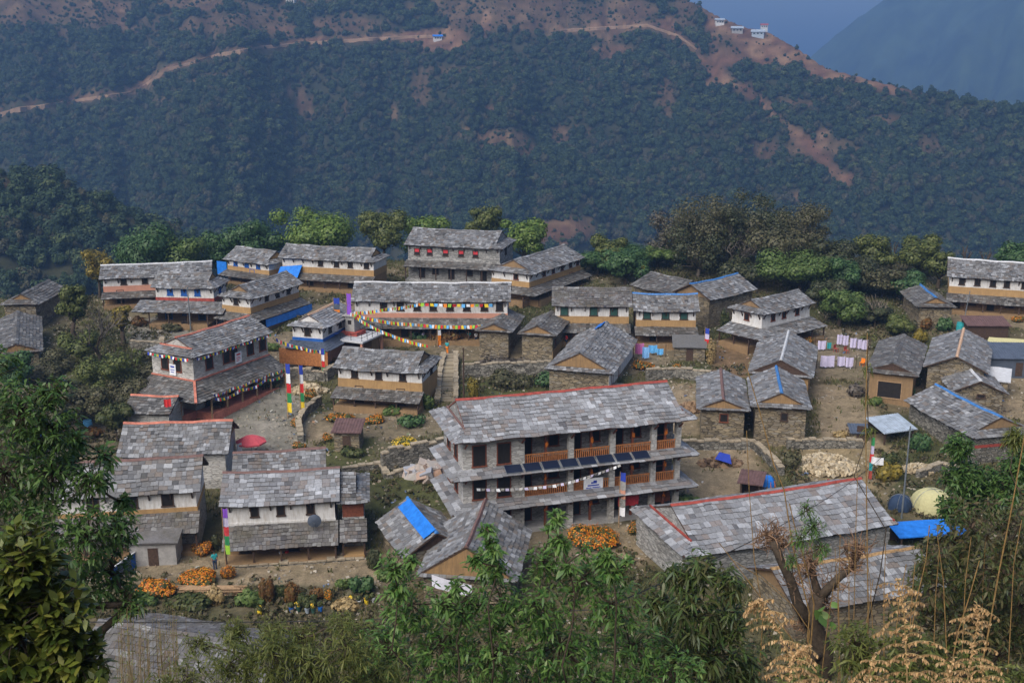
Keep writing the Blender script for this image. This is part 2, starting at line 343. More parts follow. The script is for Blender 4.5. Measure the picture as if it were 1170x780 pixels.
at = t.nodes.new('ShaderNodeAttribute'); at.attribute_name = 'gc'
n1 = noise(t, 1.3, 7, .75); r1 = ramp(t, [(.28, (.5,.5,.48)), (.72, (1.4,1.38,1.35))]); t.links.new(n1.outputs[0], r1.inputs[0])
c = mix(t, at.outputs['Color'], r1.outputs[0], 1.0, 'MULTIPLY')
n2 = noise(t, 9, 3, .6); r2 = ramp(t, [(.35, (.7,.7,.7)), (.65, (1.2,1.2,1.2))]); t.links.new(n2.outputs[0], r2.inputs[0])
n4 = noise(t, .11, 6, .75); r4 = ramp(t, [(.3, (.55,.58,.5)), (.7, (1.3,1.25,1.25))]); t.links.new(n4.outputs[0], r4.inputs[0]); c = mix(t, c, r4.outputs[0], .75, 'MULTIPLY')
t.links.new(mix(t, c, r2.outputs[0], .8, 'MULTIPLY'), b.inputs['Base Color']); bump(t, b, n1.outputs[0], .5, .12)
tag(gridmesh('ground', X, Y, Z, gm, gcol), kind='structure')
# far mountain across the next valley
CF = crest([(700,260),(840,160),(900,88),(935,57),(950,45),(968,30),(990,14),(1012,-2),(1060,-36),(1110,-75),(1170,-105),(1300,-160),(1600,-230),(2200,-280)])
fa = np.linspace(.02, 1.0, 160); fy = np.concatenate([np.linspace(1700, 3300, 110), np.linspace(3320, 4000, 12)])
FA, FY = np.meshgrid(fa, fy); ft = np.interp(FA, *CF)
FZ = np.where(FY < 3300, 3300*ft+.5*(FY-3300), 3300*ft-.5*(FY-3300))
FZ = FZ+np.clip((3300-FY)/400, 0, 1)*(np.abs(fbm(FA*16, FY*.0012, 4)-.5)*2-.4)*190+(fbm(FA*220, FY*.03, 3)-.5)*10
tag(gridmesh('far_mountain', FA*FY, FY, FZ, plain('far_forest', (.03,.045,.02), .95, .6, .01)), kind='structure')
# dirt road cut across the hillside
def drape(name, line, width, mat):
    pts = []
    for (x1, y1), (x2, y2) in zip(line, line[1:]):
        n = max(2, int(abs(x2-x1)/4))
        for i in range(n): pts.append((x1+(x2-x1)*i/n, y1+(y2-y1)*i/n))
    P = [hp(*p) for p in pts]; P = [p for p in P if p.y < 1350]
    mb = MB(); vs = []
    for p in P: vs += [(p.x, p.y-width/2, p.z+1.3), (p.x, p.y+width/2, p.z+1.7), (p.x, p.y-width/2-.5, p.z-2.5)]
    fs = []
    for i in range(len(P)-1): fs += [(3*i, 3*i+3, 3*i+4, 3*i+1), (3*i+2, 3*i+5, 3*i+3, 3*i)]
    mb.add(vs, fs); return tag(mb.build(name, mat), kind='structure')
M['track'] = plain('dirt_track', (.27,.175,.11), .95, .35, .05)
drape('dirt_road', ROAD, 2.8, M['track']); drape('dirt_road', ROAD2, 2.4, M['track'])
# ------------------------------------------------------------------ haze
hz = MB().box(-3600, 3600, -120, 5200, -560, 620).build('haze', [])
hm = bpy.data.materials.new('valley_haze'); hm.use_nodes = True; t = hm.node_tree
for n_ in list(t.nodes):
    if n_.type == 'BSDF_PRINCIPLED': t.nodes.remove(n_)
pv = t.nodes.new('ShaderNodeVolumePrincipled'); pv.inputs['Color'].default_value = (.29, .52, .94, 1); pv.inputs['Density'].default_value = .00031; pv.inputs['Anisotropy'].default_value = .2
t.links.new(pv.outputs[0], t.nodes['Material Output'].inputs['Volume']); hz.data.materials.append(hm); tag(hz, kind='stuff')
# ------------------------------------------------------------------ forest on the hillside (stuff)
def leaf_quads(P, Nrm, size, aspect=1.0, rng=RNG):
    """n quads at P facing roughly Nrm"""
    n = len(P); Nn = Nrm/np.maximum(np.linalg.norm(Nrm, axis=1, keepdims=True), 1e-6)
    a = np.cross(Nn, rng.normal(size=(n, 3))); a /= np.maximum(np.linalg.norm(a, axis=1, keepdims=True), 1e-6); b = np.cross(Nn, a)
    s = (size*(.6+.8*rng.random(n)))[:, None]*.5; a = a*s; b = b*s*aspect
    bend = Nn*s*.35
    return np.stack([P-a-b*.6-bend, P+a*.7-b-bend*.3, P+a+b*.7-bend, P-a*.6+b-bend*.2], 1).reshape(-1, 3)
def crown_points(lobes, n, rng=RNG, fill=.55):
    """points in a set of ellipsoid lobes (c, r), mostly near their surface, with outward normals"""
    wts = np.array([r[0]*r[1]+r[0]*r[2]+r[1]*r[2] for c, r in lobes]); k = rng.choice(len(lobes), n, p=wts/wts.sum())
    d = rng.normal(size=(n, 3)); d /= np.linalg.norm(d, axis=1, keepdims=True)
    rad = fill+(1-fill)*rng.random(n)**.5; rad *= 1+.12*rng.normal(size=n)
    C = np.array([c for c, r in lobes])[k]; Rr = np.array([r for c, r in lobes])[k]
    return C+d*Rr*rad[:, None], d/Rr+np.array([0, 0, .25])/Rr.max()
fmats = [leafmat('forest_leaves_%d' % i, c, .1, .8) for i, c in enumerate([
   [(.009,.022,.008),(.026,.05,.016),(.052,.078,.025)], [(.008,.02,.009),(.02,.042,.018),(.04,.066,.03)],
   [(.028,.034,.016),(.055,.055,.026),(.085,.075,.038)], [(.02,.034,.012),(.05,.075,.022),(.095,.115,.035)]])]
protos = []
for i in range(7):
    rng = np.random.default_rng(100+i); lob = [((0, 0, .5), (.38, .38, .4))]
    for j in range(rng.integers(4, 8)):
        q = rng.random()*6.28; r_ = .15+.22*rng.random(); lob.append(((math.cos(q)*r_, math.sin(q)*r_, .35+.5*rng.random()), tuple(.2+.14*rng.random(3))))
    P, Nn = crown_points(lob, 620, rng, .78)
    me = fast_mesh('forest_tree', leaf_quads(P, Nn, .115, 1, rng), 4, fmats[[0,0,1,1,2,3,0][i]])
    o = bpy.data.objects.new('forest_tree_%d' % i, me); protos.append(o)
az = RNG.uniform(-.62, .62, 120000); fy_ = np.sqrt(RNG.uniform(300**2, 1230**2, 120000)); fx_ = az*fy_
fz_ = H(fx_, fy_); px_, py_ = project(fx_, fy_, fz_)
yc_ = 538/(.58-np.interp(az, *C1)); bb = bare(px_, py_, fx_, fy_)
den = .42+1.0*fbm(fx_*.02, fy_*.02, 3)
rd_ = np.minimum(distline(px_, py_-5, ROAD), distline(px_, py_-5, ROAD2)); bb = np.where((rd_ < 3.8) & (fbm(fx_*.02, fy_*.01, 2) > .27), 1, bb)
keep = (RNG.random(120000) < den*(1-.86*np.clip(bb*1.25, 0, 1))) & (fy_ < yc_+25) & (py_ < 420) & (px_ > -160) & (px_ < 1330)
pts = np.stack([fx_, fy_, fz_], 1)[keep]; bk = bb[keep]
big = 2.2+6.4*RNG.random(len(pts))**2.0; big *= np.where(bk > .25, .42, 1)*np.where(pts[:, 1] < 430, .8, 1)*(.65+.7*fbm(pts[:, 0]*.012, pts[:, 1]*.012, 3))
me = bpy.data.meshes.new('forest'); me.vertices.add(len(pts)); me.vertices.foreach_set('co', (pts-np.array([0,0,.3])).astype(np.float32).ravel())
for nme, arr, typ in (('s', big, 'FLOAT'), ('r', RNG.uniform(0, 6.28, len(pts)), 'FLOAT')):
    me.attributes.new(nme, typ, 'POINT').data.foreach_set('value', arr.astype(np.float32))
me.attributes.new('k', 'INT', 'POINT').data.foreach_set('value', RNG.integers(0, 7, len(pts)).astype(np.int32))
fo = link('forest', me); tag(fo, kind='stuff')
ng = bpy.data.node_groups.new('forest_scatter', 'GeometryNodeTree')
ng.interface.new_socket('Geometry', in_out='INPUT', socket_type='NodeSocketGeometry'); ng.interface.new_socket('Geometry', in_out='OUTPUT', socket_type='NodeSocketGeometry')
N = ng.nodes; gi = N.new('NodeGroupInput'); go = N.new('NodeGroupOutput'); iop = N.new('GeometryNodeInstanceOnPoints'); g2i = N.new('GeometryNodeGeometryToInstance')
for o in reversed(protos):
    oi = N.new('GeometryNodeObjectInfo'); oi.inputs['Object'].default_value = o; ng.links.new(oi.outputs['Geometry'], g2i.inputs[0])
def na(nm, ty):
    a = N.new('GeometryNodeInputNamedAttribute'); a.data_type = ty; a.inputs[0].default_value = nm; return a.outputs[0]
cx = N.new('ShaderNodeCombineXYZ'); ng.links.new(na('r', 'FLOAT'), cx.inputs[2])
ng.links.new(gi.outputs[0], iop.inputs['Points']); ng.links.new(g2i.outputs[0], iop.inputs['Instance']); iop.inputs['Pick Instance'].default_value = True
ng.links.new(na('k', 'INT'), iop.inputs['Instance Index']); ng.links.new(na('s', 'FLOAT'), iop.inputs['Scale']); ng.links.new(cx.outputs[0], iop.inputs['Rotation'])
ng.links.new(iop.outputs[0], go.inputs[0])
md = fo.modifiers.new('scatter', 'NODES'); md.node_group = ng

# ------------------------------------------------------------------ slate roofs and houses
def slates(mb, O, du, dup, nrm, slen, left, right, expo=.36, wid=(.24, .52), mi=0, rnd=random):
    """overlapping slates on a plane: O origin at the eave line, du along, dup up the slope; left(s), right(s) bound each course"""
    O, du, dup, nrm = Vector(O), Vector(du), Vector(dup), Vector(nrm); s = -.06; row = 0
    while s < slen-.05:
        e = min(expo*rnd.uniform(.85, 1.15), slen-s); sm = min(max(s+e*.4, 0), slen); a, b = left(sm), right(sm)
        u = a-rnd.random()*.02
        while u < b-.05:
            wd = rnd.uniform(*wid); u2 = min(u+wd, b)
            if b-u2 < wid[0]*.5: u2 = b
            j = rnd.uniform(-.05, .05) if s > 0 else rnd.uniform(-.06, .01); lift = rnd.uniform(.045, .095)+.03*math.sin(u*.9+s*1.3+O.x); tl = min(s+e*1.18, slen)
            g = .012; k = rnd.uniform(-.02, .02)
            def pt(uu, ss, n): return O+du*uu+dup*ss+nrm*n
            v = [pt(u+g, s+j, lift), pt(u2-g, s+j+k, lift+rnd.uniform(-.01, .01)), pt(u2-g, tl, .012), pt(u+g, tl, .012),
                 pt(u+g, s+j, lift-.05), pt(u2-g, s+j+k, lift-.05), pt(u2-g, tl, -.01), pt(u+g, tl, -.01)]
            mb.add(v, [(0,1,2,3), (4,5,1,0), (5,6,2,1), (7,4,0,3)], mi); u = u2
        s += e; row += 1
def slope(mb, mw, O, du, dup, nrm, slen, left, right, expo=.36, wid=(.24, .52)):
    """slates plus the timber deck under them (mw)"""
    slates(mb, O, du, dup, nrm, slen, left, right, expo, wid)
    O, du, dup, nrm = Vector(O), Vector(du), Vector(dup), Vector(nrm)
    ks = [0, slen]; 
    for f in (left, right):
        if abs(f(slen)-f(0)) > .01:
            for q in np.linspace(0, slen, 41):
                if abs(f(q)-f(slen)) < 1e-4: ks.append(float(q)); break
    ks = sorted(set(ks)); n = 14; th = nrm*.1
    g = [[O+du*(left(q)+(right(q)-left(q))*j/n)+dup*q-nrm*.02 for j in range(n+1)] for q in ks]; m = len(ks); vs = [p for r_ in g for p in r_]; k = len(vs); vs = vs+[p-th for p in vs]
    ix = lambda i, j: i*(n+1)+j
    fs = []
    for i in range(m-1):
        for j in range(n): f = (ix(i,j), ix(i,j+1), ix(i+1,j+1), ix(i+1,j)); fs += [f, tuple(q+k for q in f[::-1])]
        fs += [(ix(i,0), ix(i+1,0), ix(i+1,0)+k, ix(i,0)+k), (ix(i+1,n), ix(i,n), ix(i,n)+k, ix(i+1,n)+k)]
    for j in range(n): fs += [(ix(0,j+1), ix(0,j), ix(0,j)+k, ix(0,j+1)+k), (ix(m-1,j), ix(m-1,j+1), ix(m-1,j+1)+k, ix(m-1,j)+k)]
    mw.add(vs, fs)
class House:
    def __init__(s, name, label, cat, P, oh=.5, ou=.45, group=None):
        s.cx, s.cy, s.yaw, s.L, s.d, s.he, s.pit, s.g0, s.g1 = P
        z = G(s.cx, s.cy); s.z = z; s.root = thing(name, label, cat, (s.cx, s.cy, z), s.yaw, group)
        s.t = math.tan(s.pit); s.U = s.L/2-ou; s.D = s.d-oh; s.oh, s.ou = oh, ou
    def side(s, sd):
        """outward frame of a wall: origin, along, outward, half length"""
        if sd == 'A': return Vector((0,-s.D,0)), Vector((1,0,0)), Vector((0,-1,0)), s.U
        if sd == 'B': return Vector((0,s.D,0)), Vector((-1,0,0)), Vector((0,1,0)), s.U
        if sd == '0': return Vector((-s.U,0,0)), Vector((0,-1,0)), Vector((-1,0,0)), s.D
        return Vector((s.U,0,0)), Vector((0,1,0)), Vector((1,0,0)), s.D
    def wbox(s, mb, sd, c, w, z0, z1, o0, o1, mi=0):
        O, a, n, hl = s.side(sd); P = [O+a*(c-w/2)+Vector((0,0,z0)), O+a*(c+w/2)+Vector((0,0,z0)), O+a*(c+w/2)+Vector((0,0,z1)), O+a*(c-w/2)+Vector((0,0,z1))]
        return mb.quadbox([p+n*o0 for p in P], n, o1-o0, mi)
    def roof(s, mat='slate', expo=.36, ridge=None, rw=.34, wid=(.24, .52), gmat='ochre', eave='wood', flash=None):
        mb, mw = MB(), MB(); L, d, t = s.L, s.d, s.t; ct, st = math.cos(s.pit), math.sin(s.pit); sl = d/ct
        lf = lambda q: -L/2+min(q*ct, s.g0); rt = lambda q: L/2-min(q*ct, s.g1)
        slope(mb, mw, (0,-d,s.he), (1,0,0), (0,ct,st), (0,-st,ct), sl, lf, rt, expo, wid)
        slope(mb, mw, (0,d,s.he), (-1,0,0), (0,-ct,st), (0,st,ct), sl, lambda q: -rt(q), lambda q: -lf(q), expo, wid)
        for e, g in ((0, s.g0), (1, s.g1)):
            sg = -1 if e == 0 else 1
            if g > 0:
                gl = g/ct
                slope(mb, mw, (sg*L/2,0,s.he), (0,sg,0), (-sg*ct,0,st), (sg*st,0,ct), gl, lambda q: -d+q*ct, lambda q: d-q*ct, expo, wid)
        r = mb.build('roof', M[mat], s.root); mw.build('roof_timber', M[eave], r)
        zr = s.he+d*t
        rm = MB(); x0, x1 = -L/2+s.g0-.03, L/2-s.g1+.03
        if ridge:
            n = 9; xs_ = np.linspace(x0, x1, n); 
            for i in range(n-1):
                a, b = xs_[i], xs_[i+1]
                rm.add([(a,-rw/2,zr-rw/2*t+.06), (b,-rw/2,zr-rw/2*t+.06), (b,-.06,zr+.13), (a,-.06,zr+.13), (b,.06,zr+.13), (a,.06,zr+.13), (b,rw/2,zr-rw/2*t+.06), (a,rw/2,zr-rw/2*t+.06)], [(0,1,2,3), (3,2,4,5), (5,4,6,7), (0,3,5,7), (1,6,4,2)])
            rm.build('ridge_cap', M[ridge], s.root)
        else:
            x = x0
            while x < x1-.1:
                w_ = min(random.uniform(.4, .8), x1-x); j = random.uniform(0, .03)
                for sg in (-1, 1): rm.add([(x+.01,0,zr+.1+j), (x+w_-.01,0,zr+.1+j), (x+w_-.01,sg*.28,zr+.09+j-.28*t), (x+.01,sg*.28,zr+.09+j-.28*t), (x+.01,sg*.28,zr+.04+j-.28*t), (x+w_-.01,sg*.28,zr+.04+j-.28*t)], [(0,1,2,3) if sg > 0 else (3,2,1,0), (3,2,5,4)])
                x += w_
            rm.build('ridge_slates', M[mat], s.root)
        A, B_, ph = random.uniform(.05, .16), random.uniform(.02, .06), random.random()*6
        s.warp = lambda u: -A*(1-min(1, (2*u/L)**2))+B_*math.sin(u*1.5+ph)
        for o in [r]+[c for c in COL.objects if c.parent in (r, s.root) and c.name.split('.')[0] in ('roof_timber', 'ridge_cap', 'ridge_slates')]:
            for v in o.data.vertices: v.co.z += s.warp(v.co.x)*(1 if abs(v.co.y) < s.d*.97 else .9)
        # gables
        for e, g in ((0, s.g0), (1, s.g1)):
            sg = -1 if e == 0 else 1
            if g > 0: x, zb, hw = sg*(L/2-g-.16), s.he+g*t-.05, s.d-g-.05
            else: x, zb, hw = sg*(s.U-.1), s.he+s.oh*t-.13, s.D
            gb = MB(); zt = zb+hw*t-.02-.08
            gb.add([(x-.1,-hw,zb), (x-.1,hw,zb), (x-.1,0,zt), (x+.1,-hw,zb), (x+.1,hw,zb), (x+.1,0,zt)], [(0,1,2), (5,4,3), (0,2,5,3), (2,1,4,5), (1,0,3,4)])
            gb.build('gable', M[gmat if isinstance(gmat, str) else gmat[e]], s.root)
            if flash and g > 0:
                fm = MB(); fm.bar((sg*(L/2-g+.05),-hw-.1,zb+.1), (sg*(L/2-g+.05),hw+.1,zb+.1), .14); fm.build('flashing', M[flash], s.root)
        return r
    def wall(s, name, mat, z0, z1, grow=0.0):
        mb = MB().box(-s.U-grow, s.U+grow, -s.D-grow, s.D+grow, z0, z1); return mb.build(name, M[mat], s.root)
    def ztop(s): return s.he+s.oh*s.t-.14
    def windows(s, sd, us, z, w=.6, h=.8, col='dark', frame='wood', name='window'):
        for u in us:
            hl = s.side(sd)[3]; c = u*hl; fm = MB(); fw = .09
            s.wbox(fm, sd, c-w/2-fw/2, fw, z-h/2-fw, z+h/2+fw, -.04, .07); s.wbox(fm, sd, c+w/2+fw/2, fw, z-h/2-fw, z+h/2+fw, -.04, .07)
            s.wbox(fm, sd, c, w, z+h/2, z+h/2+fw, -.04, .066); s.wbox(fm, sd, c, w+.3, z-h/2-fw-.02, z-h/2, -.04, .1)
            f = fm.build(name, M[frame], s.root)
            pm = MB(); s.wbox(pm, sd, c, w, z-h/2, z+h/2, -.03, .02)
            if col in ('dark', 'green_wood', 'blue_wood'): s.wbox(pm, sd, c, .05, z-h/2, z+h/2, .021, .04)
            pm.build('pane' if name == 'window' else 'door_leaf', M[col], f)
    def struts(s, sd, n, ln=.75):
        O, a, nn, hl = s.side(sd); zt = s.he+.02 if sd in 'AB' else s.he
        for i in range(n):
            c = -hl+.3+(2*hl-.6)*i/max(1, n-1); q = O+a*c
            MB().bar(q+nn*.02+Vector((0,0,zt-ln)), q+nn*min(.42, s.oh-.05)+Vector((0,0,zt-.06)), .11).build('eave_strut', M['wood'], s.root)
    def pent(s, sides, zt, zb, w, mat='slate_dark', posts='wood', expo=.36, cap=None, wid=(.24, .52), pspan=2.3, pw=.14, plinth='mud', hip=None, ext=.25):
        mb, mw = MB(), MB(); order = ['A', '1', 'B', '0']
        for sd in sides:
            O, a, n, hl = s.side(sd); i = order.index(sd)
            nxt, prv = order[(i+1) % 4], order[(i-1) % 4]
            kr = w if nxt in sides else ext; kl = w if prv in sides else ext
            sl = math.hypot(w, zt-zb); dup = (-n*w+Vector((0,0,zt-zb)))/sl; nr = (n*(zt-zb)+Vector((0,0,w)))/sl
            mit_l = prv in sides; mit_r = nxt in sides
            lf = (lambda q, hl=hl, m=mit_l: -hl-(w*(1-q/sl) if m else ext)); rt = (lambda q, hl=hl, m=mit_r: hl+(w*(1-q/sl) if m else ext))
            slope(mb, mw, O+n*w+Vector((0,0,zb)), a, dup, nr, sl, lf, rt, expo, wid)
            if cap:
                cm = MB(); cm.bar(O+n*.08+a*(-hl-.1)+Vector((0,0,zt+.07)), O+n*.08+a*(hl+.1)+Vector((0,0,zt+.07)), .2, .14)
                if mit_r: cm.bar(O+a*hl+Vector((0,0,zt+.09)), O+a*(hl+w)+n*w+Vector((0,0,zb+.1)), .26, .1)
                cm.build('ridge_cap', M[cap], s.root)
            if posts:
                k = max(2, round(2*hl/pspan)+1)
                for j in range(k):
                    if mit_r and j == k-1 and sd != sides[-1]: pass
                    c = -hl+(2*hl)*j/(k-1); q = O+a*c+n*(w-.3); zz = zb+(zt-zb)*.3/w-.1
                    MB().box(q.x-pw/2, q.x+pw/2, q.y-pw/2, q.y+pw/2, -.5, zz).build('post', M[posts], s.root)
            if plinth:
                pm = MB(); s.wbox(pm, sd, 0, 2*hl-.02, -.8, .28, .003, w-.15); pm.build('veranda_floor', M[plinth], s.root)
        r = mb.build('veranda_roof', M[mat], s.root); mw.build('roof_timber', M['wood'], r); return r
def terrace_house(name, label, P, sides=('A',), roof='slate', ridge=None, up='white', band='ochre', low='mud', fr=(.70, .50, .33), pw=1.6, win=(), wcol='dark', wfr='wood', ends=(), lowwin=(-.6, 0, .55), proof='slate_dark', gmat='ochre', strut=True, posts='wood', wsz=(.62, .8), cap=None, flash=None, zadd=0, cat='house', plinth='mud', expo=.36, ext=.25):
    h = House(name, label, cat, P); he = h.he; z0, zt, zb = fr[0]*he, fr[1]*he, fr[2]*he
    h.roof(roof, ridge=ridge, gmat=gmat, flash=flash, expo=expo, wid=(.24, .52) if expo < .4 else (.34, .72))
    h.wall('upper_wall', up, z0, h.ztop()); h.wall('mud_band', band, zt-.05, z0, .05); h.wall('lower_wall', low, -.9, zt-.05)
    h.windows('A', win, z0+(h.he-z0)*.48+.05, *wsz, wcol, wfr)
    for e, us in ends: h.windows(e, us, z0+(h.he-z0)*.48+.05, *wsz, wcol, wfr)
    if sides: h.pent(list(sides), zt, zb, pw, proof, posts, cap=cap, plinth=plinth, ext=ext)
    for i, u in enumerate(lowwin): h.windows('A', [u], .28+.9 if i % 2 == 0 else 1.35, .8, 1.75 if i % 2 == 0 else .8, 'dark', wfr, 'door' if i % 2 == 0 else 'window')
    if strut:
        h.struts('A', max(4, int(h.L/1.5)))
        for e, us in ends: h.struts(e, 4)
    return h
def stone_house(name, label, P, roof='slate', ridge=None, wall='stone', gmat='ochre', win=(), wz=.6, wsz=(.55, .7), door=None, side=None, cat='house', gwall=None, expo=.4, wfr='wood', wcol='dark', rw=.34):
    h = House(name, label, cat, P, oh=.45, ou=.4)
    h.roof(roof, ridge=ridge, gmat=gmat, expo=expo, rw=rw, wid=(.26, .56)); h.wall('wall', wall, -1.2, h.ztop())
    for sd, us in win: h.windows(sd, us, h.he*wz, *wsz, wcol, wfr)
    if door: h.windows(door[0], door[1:], 1.0, .85, 1.8, 'dark', wfr, 'door')
    if side:
        bm = MB(); h.wbox(bm, side[0], 0, 2*h.side(side[0])[3], h.he*side[1], h.he*side[2], .003, .03); bm.build('mud_band', M[side[3]], h.root)
    return h
HP = {
"H1": (-63.4,141.95,1.58,10.06,2.45,3.14,.465,1.0,0), "H2": (-59.24,126.93,1.971,18.0,2.677,3.03,.356,.3,0), "H3": (-49.545,150.387,.215,14.9,2.85,3.84,.452,0,0), "H4": (-42.727,142.652,-.103,8.743,2.787,4.658,.507,0,1.3),
"H5": (-37.5,160.04,-.553,9.19,2.866,3.172,.489,0,1.0), "H6": (-33.3,142.17,1.141,11.45,2.716,4.022,.49,1.2,0), "H7": (-25.906,157.351,-.27,15.14,2.936,4.319,.473,0,1.0), "H8": (-7.645,161.947,-.252,14.954,4.264,5.207,.414,0,1.1),
"H9": (3.651,155.318,1.016,15.614,3.54,3.815,.429,1.2,0), "H10": (-10.073,136.428,-.021,20.01,3.629,4.984,.434,0,0), "H11": (-1.428,131.564,1.377,8.734,2.235,2.987,.387,.3,0), "H12": (3.95,129.841,1.319,8.321,2.314,3.041,.435,.3,0),
"H13": (10.085,135.532,-.048,10.031,3.3,4.548,.475,0,0), "H13b": (19.241,134.696,-.043,8.2,3.114,4.188,.462,0,0), "H14": (9.308,121.224,1.284,15.06,3.77,2.823,.484,.6,0), "H15": (21.825,147.068,-.887,7.824,4.133,3.006,.314,0,0),
"H16": (27.081,143.608,.756,10.467,3.301,3.399,.466,0,0), "H17": (32.877,135.016,.691,10.638,2.796,4.145,.432,1.0,0), "H19": (55.338,142.319,1.466,9.475,2.466,2.617,.441,.8,0), "H20": (67.9,146.2,-.358,16.4,3.622,4.702,.478,0,0),
"H21": (30.812,119.345,1.271,13.5,3.429,2.817,.454,.3,0), "H22": (27.361,107.35,1.398,10.021,2.905,3.72,.457,.6,0), "H23": (21.814,108.601,1.413,11.483,2.545,3.145,.386,.3,0), "H24": (43.894,119.934,1.155,14.291,2.688,2.803,.374,.6,0),
"H25": (51.269,120.895,1.141,13.603,3.311,2.81,.434,0,0), "H26": (49.754,112.992,1.402,6.231,2.862,2.398,.427,0,0), "H27": (45.968,104.574,1.788,11.948,3.516,2.439,.41,1.0,0), "H30": (-33.062,116.1,1.077,12.546,3.439,6.189,.409,1.2,0),
"H31": (-36.469,106.574,-.108,5.038,2.255,2.596,.472,0,0), "H32": (-31.134,96.849,.101,9.936,3.609,3.205,.496,0,0), "H33": (-31.6,85.09,.154,11.7,3.088,5.049,.553,0,0), "H34": (-20.751,91.987,.164,8.118,2.937,3.2,.446,0,0),
"H35": (-19.011,84.66,.128,9.495,3.394,4.708,.422,0,0), "H36": (-13.547,115.027,-.221,10.318,3.331,4.103,.411,0,1.0), "H38": (-23.009,128.868,1.278,8.72,2.451,4.393,.493,.9,0), "H40": (4.342,89.93,.29,21.495,4.357,8.785,.466,1.3,1.0),
"H41": (20.43,82.814,.326,19.241,4.834,3.043,.406,1.3,.3), "H43": (-7.194,80.793,1.975,7.356,2.727,2.398,.544,0,0), "H44": (-2.741,76.994,1.434,9.002,3.691,2.589,.586,.2,0), "H45": (-20.7,63,-.26,13.2,4.2,2.1,.36,0,0)}
ev = lambda n, a=-.8, b=.8: [a+(b-a)*i/(n-1) for i in range(n)]
T, SH = terrace_house, stone_house
SH('slate_house', 'slate roofed house on the village edge under the dark forest slope', HP['H1'], 'slate_dark', wall='stone', gmat='ochre_dark', door=('0', .2))
SH('slate_house', 'wide slate gable roof at the picture edge below another lone roof', HP['H2'], 'slate_dark', wall='stone', gmat='ochre_dark', door=('0', .1))
T('long_house', 'white house with a salmon band and three dark upper windows beside a round tree', HP['H3'], roof='slate', ridge='white_cement', band='pink', win=(-.62,-.22,.2,.6), lowwin=(-.7,-.3,.2))
T('white_house', 'white house with blue windows over a red line facing a paved yard', HP['H4'], ('A',), band='red_paint', win=(-.5,-.02,.45), wcol='blue_wood', wfr='blue_wood', ends=(('1',(0,)),), pw=2.9, fr=(.69,.60,.40), proof='slate', ext=2.2)
T('white_house', 'small white house with blue window shutters above an ochre band at the rear', HP['H5'], ('A',), win=(-.6,-.05,.5), wcol='blue_wood', wfr='blue_wood', pw=1.8, lowwin=(.2,))
T('white_house', 'white house with ochre band and gable turned to the paved yard', HP['H6'], ('A','0'), win=(-.35,.1,.55), ends=(('0',(0,)),), low='mud', lowwin=(-.4,.1), gmat='mud')
T('long_house', 'long white house with two blue windows beside a blue tarp patch', HP['H7'], ('A',), ridge=None, win=(-.15,.2,.5,.85), lowwin=(-.4,0,.5), wfr='wood')
h8 = T('stone_house', 'two storey grey stone house with red curtained windows, highest in the village', HP['H8'], ('A',), roof='slate', up='stone_grey', band='stone_grey', low='stone_grey', win=(-.8,-.52,-.17,.17,.48), ends=(('1',(-.1,)),), fr=(.60,.56,.42), wsz=(.7,.85), lowwin=(-.7,-.4,-.05,.35,.65), gmat='stone_grey', plinth='stone_grey')
for u in (-.8,-.52,-.17,.17,.48):
    cm_ = MB(); zc_ = .6*h8.he+.4*h8.he*.48+.05; h8.wbox(cm_, 'A', u*h8.U, .66, zc_-.05, zc_+.4, .045, .06); cm_.build('curtain', M['red_cloth'], h8.root)
T('white_house', 'angled white house with red-brown windows and stone gable behind the prayer-flag house', HP['H9'], ('A','0'), win=(-.45,-.1,.25,.6,.88), wfr='wood_red', up='white', low='ochre', lowwin=(.6,.8), gmat='mud', ends=(('0',(.3,)),), pw=1.9)
T('long_house', 'longest white house with grey slate roof hung with prayer flags in the village centre', HP['H10'], ('A',), ridge='white_cement', win=(-.62,-.4,-.18,.03,.25,.47,.7,.9), band='pink', fr=(.68,.56,.36), pw=1.8, lowwin=(-.8,-.6,-.35,-.1,.15,.4), wsz=(.75,.95))
SH('stone_hut', 'narrow stone hut with slate gable beside the climbing stone steps', HP['H11'], 'slate_dark', gmat='ochre_dark')
SH('stone_hut', 'narrow stone hut with slate gable next to a white side wall', HP['H12'], 'slate_dark', gmat='ochre_dark', win=(('A',(-.6,)),), wcol='wood_red', side=('A', .02, .35, 'ochre'))
T('white_house', 'white house with pinkish slate roof and three dark green windows', HP['H13'], ('A',), roof='slate_old', win=(-.75,.05,.6), wcol='green_wood', wsz=(.85,1.15), pw=1.8, lowwin=(-.3,.3))
T('white_house', 'white house with blue ridge strip adjoining a pinkish roofed one', HP['H13b'], ('A',), ridge='blue_ridge', win=(-.65,-.02,.6), wcol='green_wood', wsz=(.8,1.0), pw=1.8, lowwin=(-.4,.1))
SH('stone_house', 'broad slate gable with a blue patch at its ridge end near hanging laundry', HP['H14'], 'slate', gmat='ochre_dark', win=(('A',(-.75,-.2)),), wcol='wood_red', wfr='wood_red', wsz=(.8,1.2), wz=.55, wall='stone', side=('A', .3, .98, 'white'))
SH('stone_house', 'low slate roof tucked under trees against a blue ridged roof', HP['H15'], 'slate_dark', gmat='wood')
SH('stone_house', 'tall stone house with bright blue ridge strip under the big bare trees', HP['H16'], 'slate', ridge='blue_ridge', gmat='mud', wall='stone')
T('white_house', 'white house with red-brown windows beside clotheslines of white sheets', HP['H17'], ('A','0'), roof='slate', win=(-.55,-.1,.45), wfr='wood_red', fr=(.62,.56,.38), band='white', gmat='mud', ends=(('0',(0,)),), pw=2.6, proof='slate', lowwin=(.7,))
